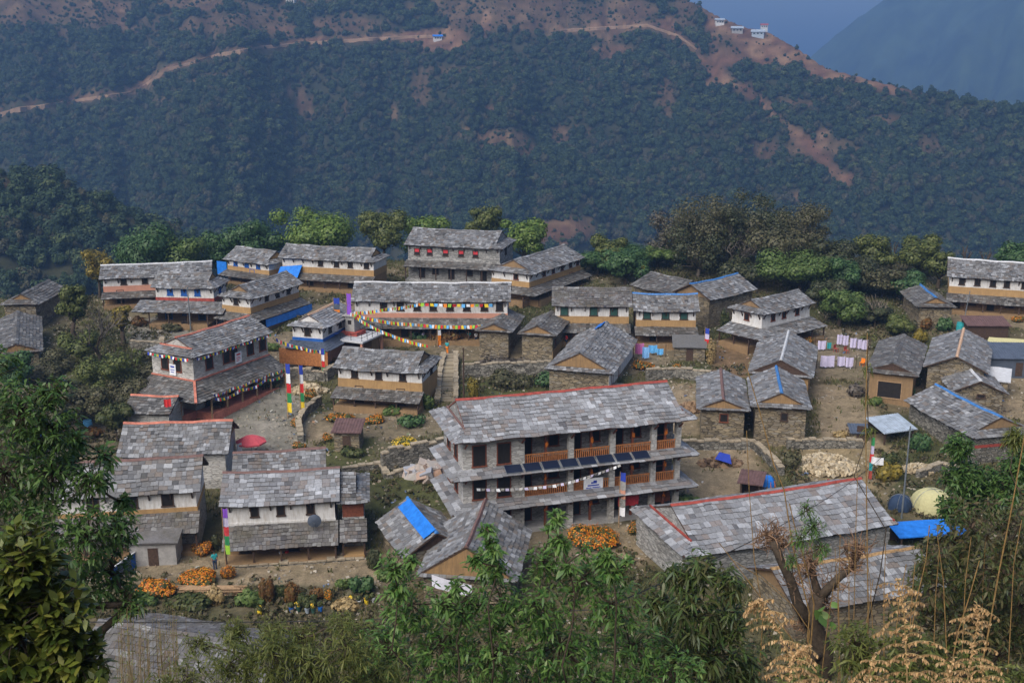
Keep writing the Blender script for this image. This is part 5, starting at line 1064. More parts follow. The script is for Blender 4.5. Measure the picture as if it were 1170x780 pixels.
MG = [('orange marigold mound at the end of the curved garden wall', 338, 488, 16, 12), ('round marigold clump where the curved wall meets the lower roofs', 341, 513, 18, 10), ('marigold bed in front of the ochre house veranda', 388, 480, 40, 9), ('second marigold bed before the ochre house', 428, 484, 28, 10), ('round marigold bush beside the brown roofed shed', 374, 504, 15, 11), ('yellow marigold patch above the terrace wall', 462, 510, 36, 12), ('orange flowers climbing the wall behind the flag poles', 356, 456, 16, 12),
  ('large marigold bed at the foot of the lodge', 682, 624, 62, 24), ('small marigold clump at the end of the lodge bed', 725, 610, 22, 16), ('orange marigold bed beside the timber stack', 180, 680, 52, 22), ('dark orange marigold bed below the faded prayer flag', 226, 668, 50, 18), ('rusty marigold clump by the board shed', 230, 633, 28, 16), ('marigold pots below the hanging laundry', 734, 421, 28, 9), ('tall marigold clump in the pots by the clay yard', 376, 687, 12, 18), ('orange marigolds beside the small slate shed', 773, 423, 14, 9), ('marigolds under the lean-to of the white house with sheets', 925, 392, 12, 8), ('marigolds along the maize hung house yard', 1163, 368, 16, 8), ('marigold clump beside the shop house wall', 383, 416, 12, 8), ('tall bronze shrub with orange banners before the long house', 505, 392, 42, 16), ('rusty seedheads in front of the clay yard', 262, 660, 22, 18), ('brown flowering shrub in the garden row', 305, 690, 24, 34), ('faded brown shrub in the garden row', 335, 690, 26, 30)]
for i, (lb, x, y, w_, h_) in enumerate(MG): bush(lb, x, y, w_, h_, 'lf_rust' if i in (11, 18, 19, 20, 21) else 'bush', 'petal_y' if i in (5,) else ('lf_rust' if i in (18, 20, 21) else 'petal'), int(200+w_*h_*1.1), 'marigold_bush', 'marigolds', 1.3 if i in (5, 7, 9, 10) else .85, 'marigold beds')
BS = [('dark green garden hedge above the terrace wall', 470, 486, 46, 14, 'lf_deep'), ('green creeper on the side of the ochre house', 488, 468, 22, 20, 'lf_mid'), ('drooping yellow green bush beside the dark wooden pole', 541, 455, 18, 28, 'lf_yellow'), ('dark leafy hedge below the narrow stone huts', 580, 440, 60, 18, 'lf_dull'), ('dark green thicket beside the slate gable', 626, 441, 44, 18, 'lf_deep'), ('brown brushwood along the terrace wall', 575, 418, 66, 10, 'twig'),
 ('low green plants in the bed by the small slate shed', 790, 425, 22, 7, 'lf_mid'), ('green weeds at the end of the lodge', 788, 580, 40, 16, 'lf_mid'), ('dark bush against the dusty yard wall', 872, 552, 22, 16, 'lf_dull'), ('dark bush above the rubble heap', 905, 535, 26, 22, 'lf_dull'), ('ochre dry bush beside the rubble heap', 1012, 548, 36, 22, 'lf_yellow'), ('green bush beside the tall rubble wall', 1018, 530, 26, 16, 'bush'),
 ('dark weeds at the foot of the tall rubble wall', 1052, 515, 30, 22, 'lf_deep'), ('bright green plants in front of the barn', 1000, 462, 22, 10, 'lf_mid'), ('stacked brushwood heap next to the open barn', 978, 452, 26, 16, 'twig'), ('olive bush in front of the blue strip hut', 1052, 392, 22, 18, 'lf_yellow'), ('green shrub beside the blue strip hut', 1078, 378, 24, 16, 'lf_deep'), ('brown shrub before the blue strip hut', 1058, 376, 18, 14, 'lf_rust'), ('dark shrub below the blue strip hut', 1040, 380, 20, 16, 'lf_dull'),
 ('green hedge in the garden in front of the clay yard', 290, 690, 40, 20, 'lf_mid'), ('dark green shrub in the garden row', 415, 678, 34, 24, 'lf_deep'), ('green garden plants beneath the timber stack', 215, 692, 60, 14, 'bush'), ('green leafy plant at the end of the garden row', 350, 692, 34, 16, 'bush'), ('thin garden plants under the sheet fence', 165, 690, 34, 16, 'lf_mid'), ('dark brown brush pile beside the blue barrel', 103, 500, 36, 16, 'lf_rust'), ('grassy clump along the grass patch wall', 405, 520, 34, 10, 'bush'), ('dark shrubs beside the guest house terrace', 245, 470, 40, 12, 'lf_rust'), ('green plants before the long house doors', 478, 392, 22, 14, 'lf_deep'), ('weeds below the shop house', 312, 400, 24, 10, 'lf_mid'), ('tall dry grass on the brown field edge', 812, 415, 16, 30, 'straw'), ('green plants climbing the tall stone house', 828, 378, 16, 24, 'bush'), ('yellow flowered shrub beside the big slate roof', 1158, 512, 24, 20, 'lf_lime'), ('bushes around the ochre house corner', 448, 474, 26, 12, 'lf_mid'), ('small bushes by the paved yard plants', 160, 372, 24, 12, 'lf_rust'), ('green shrub at the edge of the lodge yard', 745, 622, 40, 22, 'bush'), ('weeds on the upper lane bank', 700, 440, 26, 14, 'bush'), ('scrub under the broken stone wall', 168, 412, 40, 16, 'lf_dull'), ('low scrub beside the guest house back corner', 196, 378, 26, 10, 'lf_dull')]
BS += [('straw coloured weeds at the start of the garden row', 245, 690, 26, 26, 'straw'), ('tall green weeds before the clay yard', 320, 684, 26, 20, 'bush'), ('rust brown weeds beside the garden pots', 362, 684, 24, 18, 'lf_rust'), ('leafy weeds at the near edge of the clay yard', 392, 672, 22, 14, 'lf_mid'), ('dry weeds behind the garden pots', 398, 696, 40, 12, 'straw'), ('dark creeper at the corner of the dish house annex', 428, 650, 24, 28, 'lf_dull2'), ('green weeds beside the blue ridged hut', 440, 664, 26, 16, 'lf_mid'), ('dark creepers at the passage between the two white houses', 246, 628, 14, 22, 'lf_dull2'), ('bush below the sheets yard wall', 915, 470, 24, 16, 'bush'), ('scrub along the dusty yard by the brown ridged house', 770, 520, 22, 16, 'bush'), ('dry grass along the lane by the metal shed', 960, 500, 24, 10, 'straw'), ('dark bush at the corner of the peach ridged house', 1046, 440, 18, 18, 'lf_dull2'), ('bush between the open barn and the peach ridged house', 1040, 455, 14, 20, 'lf_deep')]
for lb, x, y, w_, h_, lf in BS: bush(lb, x, y, w_, h_, lf, None, int(150+w_*h_*1.1))
for i, (x, y, c_) in enumerate([(333, 698, 'blue_wood'), (341, 697, 'green_wood'), (351, 699, 'tin'), (358, 699, 'green_wood'), (366, 697, 'blue_tarp'), (401, 690, 'white'), (410, 690, 'f_white'), (419, 689, 'f_yellow'), (426, 687, 'f_white'), (297, 702, 'f_yellow')]):
    pot('%s pot holding a leafy plant, %s along the clay yard edge' % ({'blue_wood': 'dark blue', 'green_wood': 'dark green', 'tin': 'grey', 'blue_tarp': 'bright blue', 'white': 'off white', 'f_white': 'white', 'f_yellow': 'yellow'}[c_], (ORD+('ninth', 'last'))[i]), x, y, c_, 'petal_y' if i % 2 else 'bush')
# grass and weeds over the village ground (stuff)
ng_ = 80000; gx = RNG.uniform(-75, 85, ng_); gy = RNG.uniform(58, 172, ng_); gz = H(gx, gy); qx, qy = project(gx, gy, gz)
clear = np.zeros(ng_, bool)
for c, poly in AREAS:
    if c is not GRASS: clear |= inpoly(qx, qy, poly)
for P in HP.values():
    c_, s_ = math.cos(P[2]), math.sin(P[2]); u = (gx-P[0])*c_+(gy-P[1])*s_; v = -(gx-P[0])*s_+(gy-P[1])*c_; clear |= (np.abs(u) < P[3]/2) & (np.abs(v) < P[4])
kp = (~clear | (RNG.random(ng_) < .04)) & (fbm(gx*.25, gy*.25, 3) > .42) & (np.abs(qx-585) < 640)
B = np.stack([gx, gy, gz], 1)[kp]; B = np.repeat(B, 4, 0)+RNG.normal(size=(len(B)*4, 3))*np.array([.22, .22, 0]); n = len(B)
a = RNG.uniform(0, 6.28, n); hh = RNG.uniform(.12, .42, n); ww = RNG.uniform(.03, .09, n); dx = np.stack([np.cos(a), np.sin(a), 0*a], 1)*ww[:, None]; tip = np.stack([RNG.normal(size=n)*.12, RNG.normal(size=n)*.12, hh], 1)
M['weed'] = leafmat('weeds', [(.06,.075,.02), (.10,.11,.035), (.17,.145,.06), (.08,.10,.025)])
tag(link('weeds', fast_mesh('weeds', np.stack([B-dx, B+dx, B+tip+dx*.3, B+tip-dx*.3], 1).reshape(-1, 3), 4, M['weed'])), kind='stuff')

# ------------------------------------------------------------------ undergrowth (stuff) on rough ground
UG = [[(40,372),(190,372),(205,420),(150,470),(60,490),(-20,480),(-20,400)], [(60,320),(105,320),(110,372),(50,372)], [(655,285),(940,285),(940,330),(800,330),(690,325)], [(940,290),(1085,290),(1040,330),(1030,400),(1000,400),(935,370)], [(525,430),(650,432),(650,446),(525,446)], [(425,540),(500,548),(512,590),(440,596)], [(820,420),(870,420),(865,440),(800,435)], [(895,500),(920,500),(920,570),(880,570)], [(1000,505),(1040,505),(1110,560),(1000,570)], [(150,660),(440,672),(440,700),(150,700)], [(1070,520),(1200,520),(1200,660),(1100,640),(1060,600)], [(-20,490),(140,490),(120,540),(60,700),(-20,780)], [(190,395),(170,420),(200,470),(250,475),(240,460),(215,440)], [(100,690),(470,690),(700,640),(760,680),(700,800),(100,800)], [(700,620),(780,625),(1100,640),(1200,600),(1200,800),(700,800)], [(640,600),(690,610),(640,640),(560,650)], [(235,325),(260,320),(470,325),(460,332),(240,345)]]
nu = 60000; gx = RNG.uniform(-85, 90, nu); gy = RNG.uniform(50, 178, nu); gz = H(gx, gy); qx, qy = project(gx, gy, gz); kp = np.zeros(nu, bool)
cl_ = np.zeros(nu, bool)
for c, poly in AREAS: cl_ |= inpoly(qx, qy, poly)
kp |= ~cl_ & (RNG.random(nu) < .22)
for poly in UG: kp |= inpoly(qx+RNG.normal(size=nu)*4, qy+RNG.normal(size=nu)*3, poly)
for P in list(HP.values())+[(24.2,72.2,.30,12.5,3.3)]:
    c_, s_ = math.cos(P[2]), math.sin(P[2]); u = (gx-P[0])*c_+(gy-P[1])*s_; v = -(gx-P[0])*s_+(gy-P[1])*c_; kp &= ~((np.abs(u) < P[3]/2+.3) & (np.abs(v) < P[4]+1.4))
kp &= RNG.random(nu) < (.25+1.2*(fbm(gx*.12, gy*.12, 3)-.3))
B = np.stack([gx, gy, gz], 1)[kp]; big = RNG.uniform(.25, 1.0, len(B))
kk = 16; C = np.repeat(B, kk, 0); sz = np.repeat(big, kk); d = RNG.normal(size=(len(C), 3)); d /= np.linalg.norm(d, axis=1, keepdims=True); d[:, 2] = np.abs(d[:, 2])
Pq = C+d*sz[:, None]*np.array([.7, .7, .8])*RNG.uniform(.4, 1, (len(C), 1))
M['under'] = leafmat('undergrowth_leaves', [(.035,.045,.014), (.06,.065,.022), (.10,.085,.03), (.075,.06,.03), (.13,.10,.05), (.05,.05,.018)])
tag(link('undergrowth', fast_mesh('undergrowth', leaf_quads(Pq, d, .22), 4, M['under'])), kind='stuff')
# loose stones and litter (stuff)
ns = 30000; gx = RNG.uniform(-70, 80, ns); gy = RNG.uniform(58, 165, ns); gz = H(gx, gy); kp = fbm(gx*.3+5, gy*.3, 3) > .47; Pq = np.stack([gx, gy, gz+.06], 1)[kp]
M['pebble'] = leafmat('loose_stones', [(.12,.10,.08), (.25,.22,.17), (.35,.31,.25), (.18,.13,.08), (.3,.26,.2)], 0)
tag(link('gravel', fast_mesh('gravel', leaf_quads(Pq, RNG.normal(size=Pq.shape)*.5+np.array([0,-.3,1]), .24), 4, M['pebble'])), kind='stuff')
nl = 2600; gx = RNG.uniform(-60, 70, nl); gy = RNG.uniform(72, 150, nl); gz = H(gx, gy); qx, qy = project(gx, gy, gz); kp = np.zeros(nl, bool)
for c, poly in AREAS: kp |= inpoly(qx, qy, poly)
M['litter'] = leafmat('litter', [(.12,.08,.05), (.3,.24,.17), (.06,.05,.04), (.2,.13,.08), (.1,.12,.05), (.45,.43,.4), (.16,.12,.09), (.1,.2,.4), (.09,.07,.05), (.34,.2,.12)], 0)
kp &= (RNG.random(nl) < .75) & (fbm(gx*.2, gy*.2, 3) > .42); Pq = np.stack([gx, gy, gz+.1], 1)[kp]; Pq = np.repeat(Pq, 4, 0)+RNG.normal(size=(len(Pq)*4, 3))*np.array([.3, .3, .05])
tag(link('litter', fast_mesh('litter', leaf_quads(Pq, RNG.normal(size=Pq.shape)*.6+np.array([0, -.2, .8]), .34, .5), 4, M['litter'])), kind='stuff')
# ------------------------------------------------------------------ plants close to the viewer
def leaf_mesh(name, B, Dr, ln, wr, mat, droop=.25, rng=RNG):
    n = len(B); Dr = Dr/np.maximum(np.linalg.norm(Dr, axis=1, keepdims=True), 1e-6); ln = np.broadcast_to(ln, n)[:, None]
    sd_ = np.cross(Dr, np.array([0, 0, 1.])+rng.normal(size=(n, 3))*.35); sd_ /= np.maximum(np.linalg.norm(sd_, axis=1, keepdims=True), 1e-6); w = ln*wr*.5
    dz = np.array([0, 0, 1.])
    at = lambda f: B+Dr*ln*f-dz*ln*droop*f*f
    V = np.stack([B, at(.35)+sd_*w, at(.35)-sd_*w, at(.7)+sd_*w*.75, at(.7)-sd_*w*.75, at(1.0)], 1).reshape(-1, 3).astype(np.float32)
    pat = np.array([0,2,1, 1,2,4,3, 3,4,5]); li = (np.arange(n)[:, None]*6+pat).ravel().astype(np.int32); ls = (np.arange(n)[:, None]*10+np.array([0,3,7])).ravel().astype(np.int32)
    me = bpy.data.meshes.new(name); me.vertices.add(len(V)); me.vertices.foreach_set('co', V.ravel()); me.loops.add(len(li)); me.loops.foreach_set('vertex_index', li)
    me.polygons.add(len(ls)); me.polygons.foreach_set('loop_start', ls); me.materials.append(M[mat]); me.update(calc_edges=True); me.validate(); return me
M['fg_green'] = leafmat('fresh_leaves', [(.035,.10,.022), (.08,.17,.035), (.135,.24,.055), (.06,.125,.03), (.20,.29,.08)], .3, .42)
M['fg_dark'] = leafmat('dark_leaves', [(.025,.07,.016), (.06,.12,.028), (.10,.17,.042), (.04,.085,.02)], .25, .42)
M['fg_broad'] = leafmat('broad_leaves', [(.035,.06,.012), (.075,.105,.017), (.14,.165,.025), (.055,.075,.014), (.21,.21,.04)], .25, .38)
M['fg_olive'] = leafmat('bamboo_leaves', [(.06,.085,.018), (.11,.135,.03), (.17,.18,.045), (.085,.10,.024)], .3, .5)
M['fg_droop'] = leafmat('drooping_leaves', [(.03,.06,.016), (.06,.10,.024), (.10,.13,.036), (.075,.07,.025), (.04,.07,.018)], .2, .4)
M['fg_thick'] = leafmat('thicket_leaves', [(.03,.05,.016), (.065,.08,.024), (.105,.095,.035), (.08,.05,.028), (.06,.09,.024)], .2, .5)
M['bamboo'] = plain('bamboo_culm', (.25,.155,.06), .55, .4, 5)
M['plume'] = leafmat('dry_plume', [(.45,.28,.13), (.58,.38,.19), (.34,.20,.09), (.62,.45,.26)], .15, .9)
def fg_plant(name, label, cat, Y, lobes, n, per, ln, wr, mat, droop=.25, basepx=None, up=.5, spread=1.0, trunk=.09, twigr=.006, seed=1, bark='bark', depth=1.0, twl=.35):
    rng = np.random.default_rng(seed); rnd = random.Random(seed); L_ = []
    for px, py, rp in lobes: c = W(px, py, Y+rnd.uniform(-1, 1)*rp*sc(Y)*depth*.5); L_.append((np.array(c), rp*sc(Y)))
    bx = basepx or float(np.mean([l[0] for l in lobes])); q = W(bx, 760, Y); base = Vector((q.x, Y, float(H(q.x, Y)))); r = thing(name, label, cat, base); b0 = np.array(base)
    wt = np.array([s_**1.45 for c, s_ in L_]); k = rng.choice(len(L_), n, p=wt/wt.sum()); d = rng.normal(size=(n, 3)); d /= np.linalg.norm(d, axis=1, keepdims=True)
    C = np.array([c for c, s_ in L_])[k]; Rr = np.array([s_ for c, s_ in L_])[k][:, None]; tip = C+d*Rr*(.25+.75*rng.random((n, 1))**.55)-b0
    od = d+np.array([0, 0, up])+rng.normal(size=(n, 3))*.3; od /= np.linalg.norm(od, axis=1, keepdims=True)
    # a whorl of leaves round each twig tip
    B = np.repeat(tip, per, 0); O = np.repeat(od, per, 0); a = np.cross(O, rng.normal(size=O.shape)); a /= np.linalg.norm(a, axis=1, keepdims=True); f = rng.uniform(0, 1, (len(B), 1))
    B = B-O*f*twl*.5*ln/.17; Dl = a*spread+O*rng.uniform(.1, .9, (len(B), 1)); lens = ln*rng.uniform(.6, 1.2, len(B))
    link('foliage', leaf_mesh('foliage', B, Dl, lens, wr, mat, droop, rng), r)
    mb = MB(); cen = [Vector(c-b0) for c, s_ in L_]; order = sorted(range(len(cen)), key=lambda i: cen[i].z); nodes = [Vector((0,0,-.4)), Vector((0, 0, cen[order[0]].z*.45))]; rad = [trunk, trunk*.9]
    mb.tube([nodes[0], nodes[1]], [trunk, trunk*.85], 7)
    for i in order:
        j = min(range(1, len(nodes)), key=lambda q: (nodes[q]-cen[i]).length+max(0, nodes[q].z-cen[i].z)*3); limb(mb, nodes[j], cen[i], rad[j]*.8, max(.012, rad[j]*.5), 6, .07); nodes.append(cen[i]); rad.append(max(.02, rad[j]*.62))
    mb.build('trunk', M[bark], r, True)
    tw = MB(); nd = np.array([list(v) for v in nodes[2:]])
    for i in range(0, n, 1 if n < 900 else 2):
        p = Vector(tip[i]); c = Vector(nd[np.argmin(np.linalg.norm(nd-tip[i], axis=1))]); e = p.lerp(c, .985); tw.tube([p, (p+e)/2+Vector(rng.normal(size=3)*.02), e], [twigr*.6, twigr, twigr*1.4], 3, cap=False)
    tw.build('branches', M[bark], r); return r
fg_plant('leafy_tree', 'tall leafy green tree at the picture edge above the broad leaved bush', 'tree', 17, [(25,470,42),(62,445,22),(5,540,60),(62,540,50),(105,545,26),(40,610,60),(100,610,48),(135,600,26),(15,680,60),(80,670,52),(128,655,38),(150,690,24),(-30,440,60),(60,490,40)], 1700, 7, .145, .28, 'fg_dark', .35, 20, .4, seed=3, trunk=.14)
fg_plant('leafy_tree', 'spray of long green leaves hanging before the salmon ridged shed', 'tree', 18, [(118,520,16),(85,500,18),(70,530,20),(140,575,14)], 90, 7, .2, .3, 'fg_green', .4, 40, .3, seed=4, trunk=.05)
fg_plant('broad_leaved_bush', 'broad leaved yellow green bush in the lower corner', 'bush', 10, [(25,640,45),(62,690,45),(20,720,70),(85,745,42),(50,770,60),(0,790,60),(105,790,30),(-20,670,50)], 620, 8, .17, .4, 'fg_broad', .15, 40, .9, .8, seed=5, trunk=.06)
fg_plant('bamboo_clump', 'soft olive bamboo sprays in front of the nearest slate roof', 'bamboo', 13, [(215,775,34),(262,757,38),(312,745,38),(352,758,40),(395,738,42),(430,770,40),(300,790,50),(380,790,60),(180,795,30)], 900, 9, .13, .14, 'fg_olive', .3, 330, .2, 1.0, seed=6, trunk=.03, twigr=.003)
fg_plant('leafy_tree', 'bright green whorled leaf tree in front of the brown ridged hut', 'tree', 19, [(452,645,22),(470,690,42),(440,740,44),(505,735,48),(525,690,26),(560,640,24),(556,606,10),(575,690,46),(560,745,55),(620,640,26),(632,598,13),(612,690,44),(640,735,60),(665,660,36),(700,690,44),(690,640,16),(720,740,50),(600,790,80),(500,790,70),(690,790,70),(425,790,40),(770,770,40)], 2300, 7, .165, .27, 'fg_green', .3, 590, .5, seed=7, trunk=.13)
for lb, lobes_, b_ in (('whorled shoot rising over the blue ridged hut wall', [(448,650,10),(455,672,16),(470,640,9)], 460), ('tall whorled shoot before the brown ridged hut roof', [(556,602,9),(560,622,13),(570,648,16),(545,640,12)], 560), ('whorled shoot near the speckled white sheet', [(520,668,14),(508,690,16),(530,700,14)], 520), ('whorled shoot reaching toward the marigold bed', [(692,632,10),(700,652,14),(715,640,10)], 700)):
    fg_plant('young_tree', lb, 'tree', 18, lobes_, 62, 7, .17, .27, 'fg_green', .3, b_, .6, seed=b_, trunk=.03)
fg_plant('young_tree', 'slender sapling with a whorled top before the lodge tiers', 'tree', 18, [(637,590,11),(640,618,14),(648,645,15),(668,628,10)], 70, 8, .17, .27, 'fg_green', .3, 650, .6, seed=8, trunk=.03)
fg_plant('drooping_tree', 'dark tree with long drooping leaves below the largest slate roof', 'tree', 22, [(770,655,22),(800,650,26),(832,662,24),(752,690,26),(790,700,40),(830,705,32),(765,745,45),(815,750,45),(850,760,30),(790,790,50)], 900, 7, .27, .2, 'fg_droop', .5, 790, .25, seed=9, trunk=.12)
fg_plant('bush', 'dark brownish thicket at the right edge below the tents', 'bush', 24, [(1075,630,34),(1062,670,34),(1110,600,40),(1130,650,50),(1165,600,50),(1165,690,60),(1095,710,50),(1045,720,40),(1140,750,60),(1060,770,50),(1175,780,50)], 1150, 7, .2, .3, 'fg_thick', .3, 1120, .3, seed=10, trunk=.1)
fg_plant('bush', 'green shrub rising beside the tall rubble wall and yellow tent', 'bush', 40, [(1095,510,18),(1100,545,26),(1125,560,30),(1090,580,22),(1150,560,30),(1165,530,24)], 1100, 7, .26, .32, 'fg_dark', .25, 1110, .5, seed=11, trunk=.1)
fg_plant('bush', 'green undergrowth beneath the dry plumes', 'bush', 12, [(980,740,40),(1040,750,40),(1100,770,40),(920,780,36),(1010,790,50),(1160,790,40)], 700, 7, .13, .2, 'fg_olive', .3, 1030, .3, seed=12, trunk=.02, twigr=.003)
fg_plant('bamboo_shoot', 'fresh bamboo tuft hanging over the pale slates', 'bamboo', 25, [(922,582,14),(930,602,18),(915,615,16),(938,625,14),(905,640,10)], 150, 7, .17, .13, 'fg_green', .4, 935, .1, seed=13, trunk=.02)
fg_plant('bamboo_shoot', 'thin bamboo tip with sparse leaves beside the open barn', 'bamboo', 30, [(993,385,5),(991,420,6),(990,455,6),(993,490,6)], 34, 4, .26, .14, 'fg_olive', .6, 988, .1, seed=14, trunk=.025)
fg_plant('bamboo_thicket', 'feathery bamboo thicket at the right edge', 'bamboo', 26, [(1160,500,16),(1150,640,26),(1100,660,26),(1130,690,36),(1170,720,40),(1075,745,30),(1060,650,20),(1110,740,36),(1085,690,24)], 1300, 8, .26, .12, 'fg_olive', .4, 1130, .2, seed=15, trunk=.03)
# dry reeds before the nearest roof
for q, (x0, x1, lb) in enumerate(((128, 168, 'thin dry reeds rising in front of the nearest slate roof'), (168, 205, 'second clump of thin reeds over the nearest slate roof'))):
    b0 = W((x0+x1)/2, 780, 16); gz = float(H(b0.x, 16)); r = thing('reed_clump', lb, 'reeds', (b0.x, 16, gz)); sm = MB(); B, Dd = [], []
    for i in range(46):
        x = random.uniform(x0, x1); a = W(x, 800, 16+random.uniform(-.4, .4)); t_ = W(x+random.uniform(-12, 12), random.uniform(690, 740), a.y); a = a-Vector((b0.x, 16, gz)); t_ = t_-Vector((b0.x, 16, gz)); a.z = -.1
        sm.tube([a, a.lerp(t_, .6)+Vector((random.uniform(-.05,.05),0,0)), t_], [.006, .005, .002], 3, cap=False)
        for k in range(7): B.append(list(a.lerp(t_, random.uniform(.45, 1)))); Dd.append([random.uniform(-1,1), random.uniform(-1,1), random.uniform(-.2,.9)])
    sm.build('stems', M['straw'], r); link('leaves', leaf_mesh('leaves', np.array(B), np.array(Dd), .1, .12, 'fg_olive', .3), r)
fg_plant('bamboo_clump', 'darker bamboo sprays at the gable of the nearest slate roof', 'bamboo', 14, [(225,735,20),(268,722,22),(310,718,20),(345,728,24),(390,712,20),(300,750,30)], 420, 9, .11, .13, 'fg_olive', .3, 300, .3, 1.0, seed=26, trunk=.02, twigr=.003)
# bamboo culms
CU = [('long bare bamboo culm leaning across the dusty yard and red ridge', [(852,416),(868,470),(884,530),(896,560),(905,620),(925,700)], 27, .025), ('thin upright culm rising before the timber shelter', [(853,492),(856,560),(862,640),(872,700)], 25, .016), ('tall thin culm crossing the pale slates beside the barn', [(991,380),(989,480),(990,560),(992,700),(990,800)], 29, .022), ('slender culm over the red ridge end', [(980,540),(978,600),(976,690),(974,760)], 26, .015), ('golden culm standing at the right edge over dark leaves', [(1172,490),(1156,580),(1142,650),(1127,735),(1112,800)], 21, .023), ('short golden culm crossing the dark thicket', [(1119,640),(1108,680),(1095,720),(1085,770)], 22, .022), ('pale culm beside the blue sheet', [(1062,600),(1058,640),(1046,690),(1036,760)], 23, .02), ('thin culm before the lower slate roof', [(1012,620),(1010,680),(1010,760)], 23, .015), ('broken culm leaning through the pollarded tree', [(902,575),(910,610),(922,650),(930,690)], 26, .026), ('curved dry culm left of the pollarded tree', [(822,620),(845,650),(875,690),(905,730),(930,790)], 20, .016), ('dry stem crossing in front of the pollarded trunk', [(838,640),(870,660),(905,690),(925,720)], 21, .014), ('thin upright dry stem before the lower roof', [(960,610),(958,680),(960,780)], 22, .013)]
for i in range(15):
    x = 940+i*16+random.uniform(-6, 6); y0 = random.uniform(590, 680); dx = random.uniform(-14, 18)
    CU.append(('dry upright stem in the brush, %s from the pollarded trunk' % ('first second third fourth fifth sixth seventh eighth ninth tenth eleventh twelfth thirteenth fourteenth fifteenth'.split()[i]), [(x+dx, y0), (x+dx*.4, y0+50), (x, 760)], random.uniform(20, 26), random.uniform(.009, .018)))
for lb, pts, Y, rr in CU:
    P = [W(x, y, Y) for x, y in pts]; o = P[-1].copy(); P = [p-o for p in P][::-1]; g = float(H(o.x, Y))-o.z; P = [Vector((P[0].x, P[0].y, g-.2))]+P if g < -.1 else P
    Q = []
    for a, b in zip(P, P[1:]):
        n = max(1, int((b-a).length/.35)); Q += [a.lerp(b, i/n) for i in range(n)]
    Q.append(P[-1]); rad = []
    for i in range(len(Q)): rad.append(rr*(1.15 if i % 2 == 0 else .95)*(1-.55*i/len(Q)))
    m = MB().tube(Q, rad, 6).build('bamboo_culm', M['bamboo']); m.location = o; tag(m, lb, 'bamboo')
M['twig_brown'] = leafmat('cut_twigs', [(.10,.06,.04), (.19,.11,.065), (.28,.17,.10), (.07,.045,.03)], 0, .9)
# the pollarded tree
Y = 30; r = None; T0 = W(940, 745, Y); gz = float(H(T0.x, Y)); r = thing('pollarded_tree', 'gnarled pollarded tree with bursts of cut twigs before the slate roofs', 'tree', (T0.x, Y, gz)); o = Vector((T0.x, Y, gz)); mb = MB()
wv = lambda x, y, dy=0: W(x, y, Y+dy)-o
mb.tube([Vector((0,0,-.4)), wv(941,742), wv(930,715), wv(928,700), wv(936,680)], [.34, .32, .27, .24, .2], 9); mb.tube([wv(925,712), wv(912,690), wv(903,662), wv(892,640), wv(884,618)], [.21, .17, .14, .12, .13], 8)
mb.tube([wv(936,684), wv(948,670), wv(960,658), wv(972,648,.4), wv(980,632,.5)], [.17, .13, .11, .1, .11], 8); mb.tube([wv(936,682), wv(930,662,.3), wv(926,640,.4)], [.15, .11, .11], 8); mb.tube([wv(941,742), wv(925,752,-.4), wv(905,745,-.6), wv(895,738,-.7)], [.2, .17, .13, .1], 8)
mb.build('trunk', M['bark'], r, True); tw = MB()
for x, y, k in ((884,613,130), (893,625,70), (872,618,60), (928,640,90), (980,630,130), (972,645,70), (935,690,160), (905,665,50), (950,668,60), (915,715,60), (922,655,60)):
    c = wv(x, y, .2); 
    for i in range(k): d = Vector((random.gauss(0,.6), random.gauss(0,.6), random.uniform(-.3,1.2))).normalized()*random.uniform(.12, .7)**1.1; q0 = c+Vector((random.gauss(0,.16), random.gauss(0,.1), random.gauss(0,.14))); tw.tube([q0, q0+d*.5+Vector((random.gauss(0,.05),0,random.gauss(0,.05))), q0+d+Vector((random.gauss(0,.09),0,random.gauss(-.04,.08)))], [.017, .011, .005], 3, cap=False)
tw.build('cut_twigs', M['twig_brown'], r)
B = np.array([list(wv(941+random.uniform(-9,9), 705+random.uniform(-12,12), -.6)) for i in range(7)]); link('leaves', leaf_mesh('leaves', B, RNG.normal(size=(7,3))+np.array([0,-.5,0]), .34, .8, 'fg_green', .4), r)
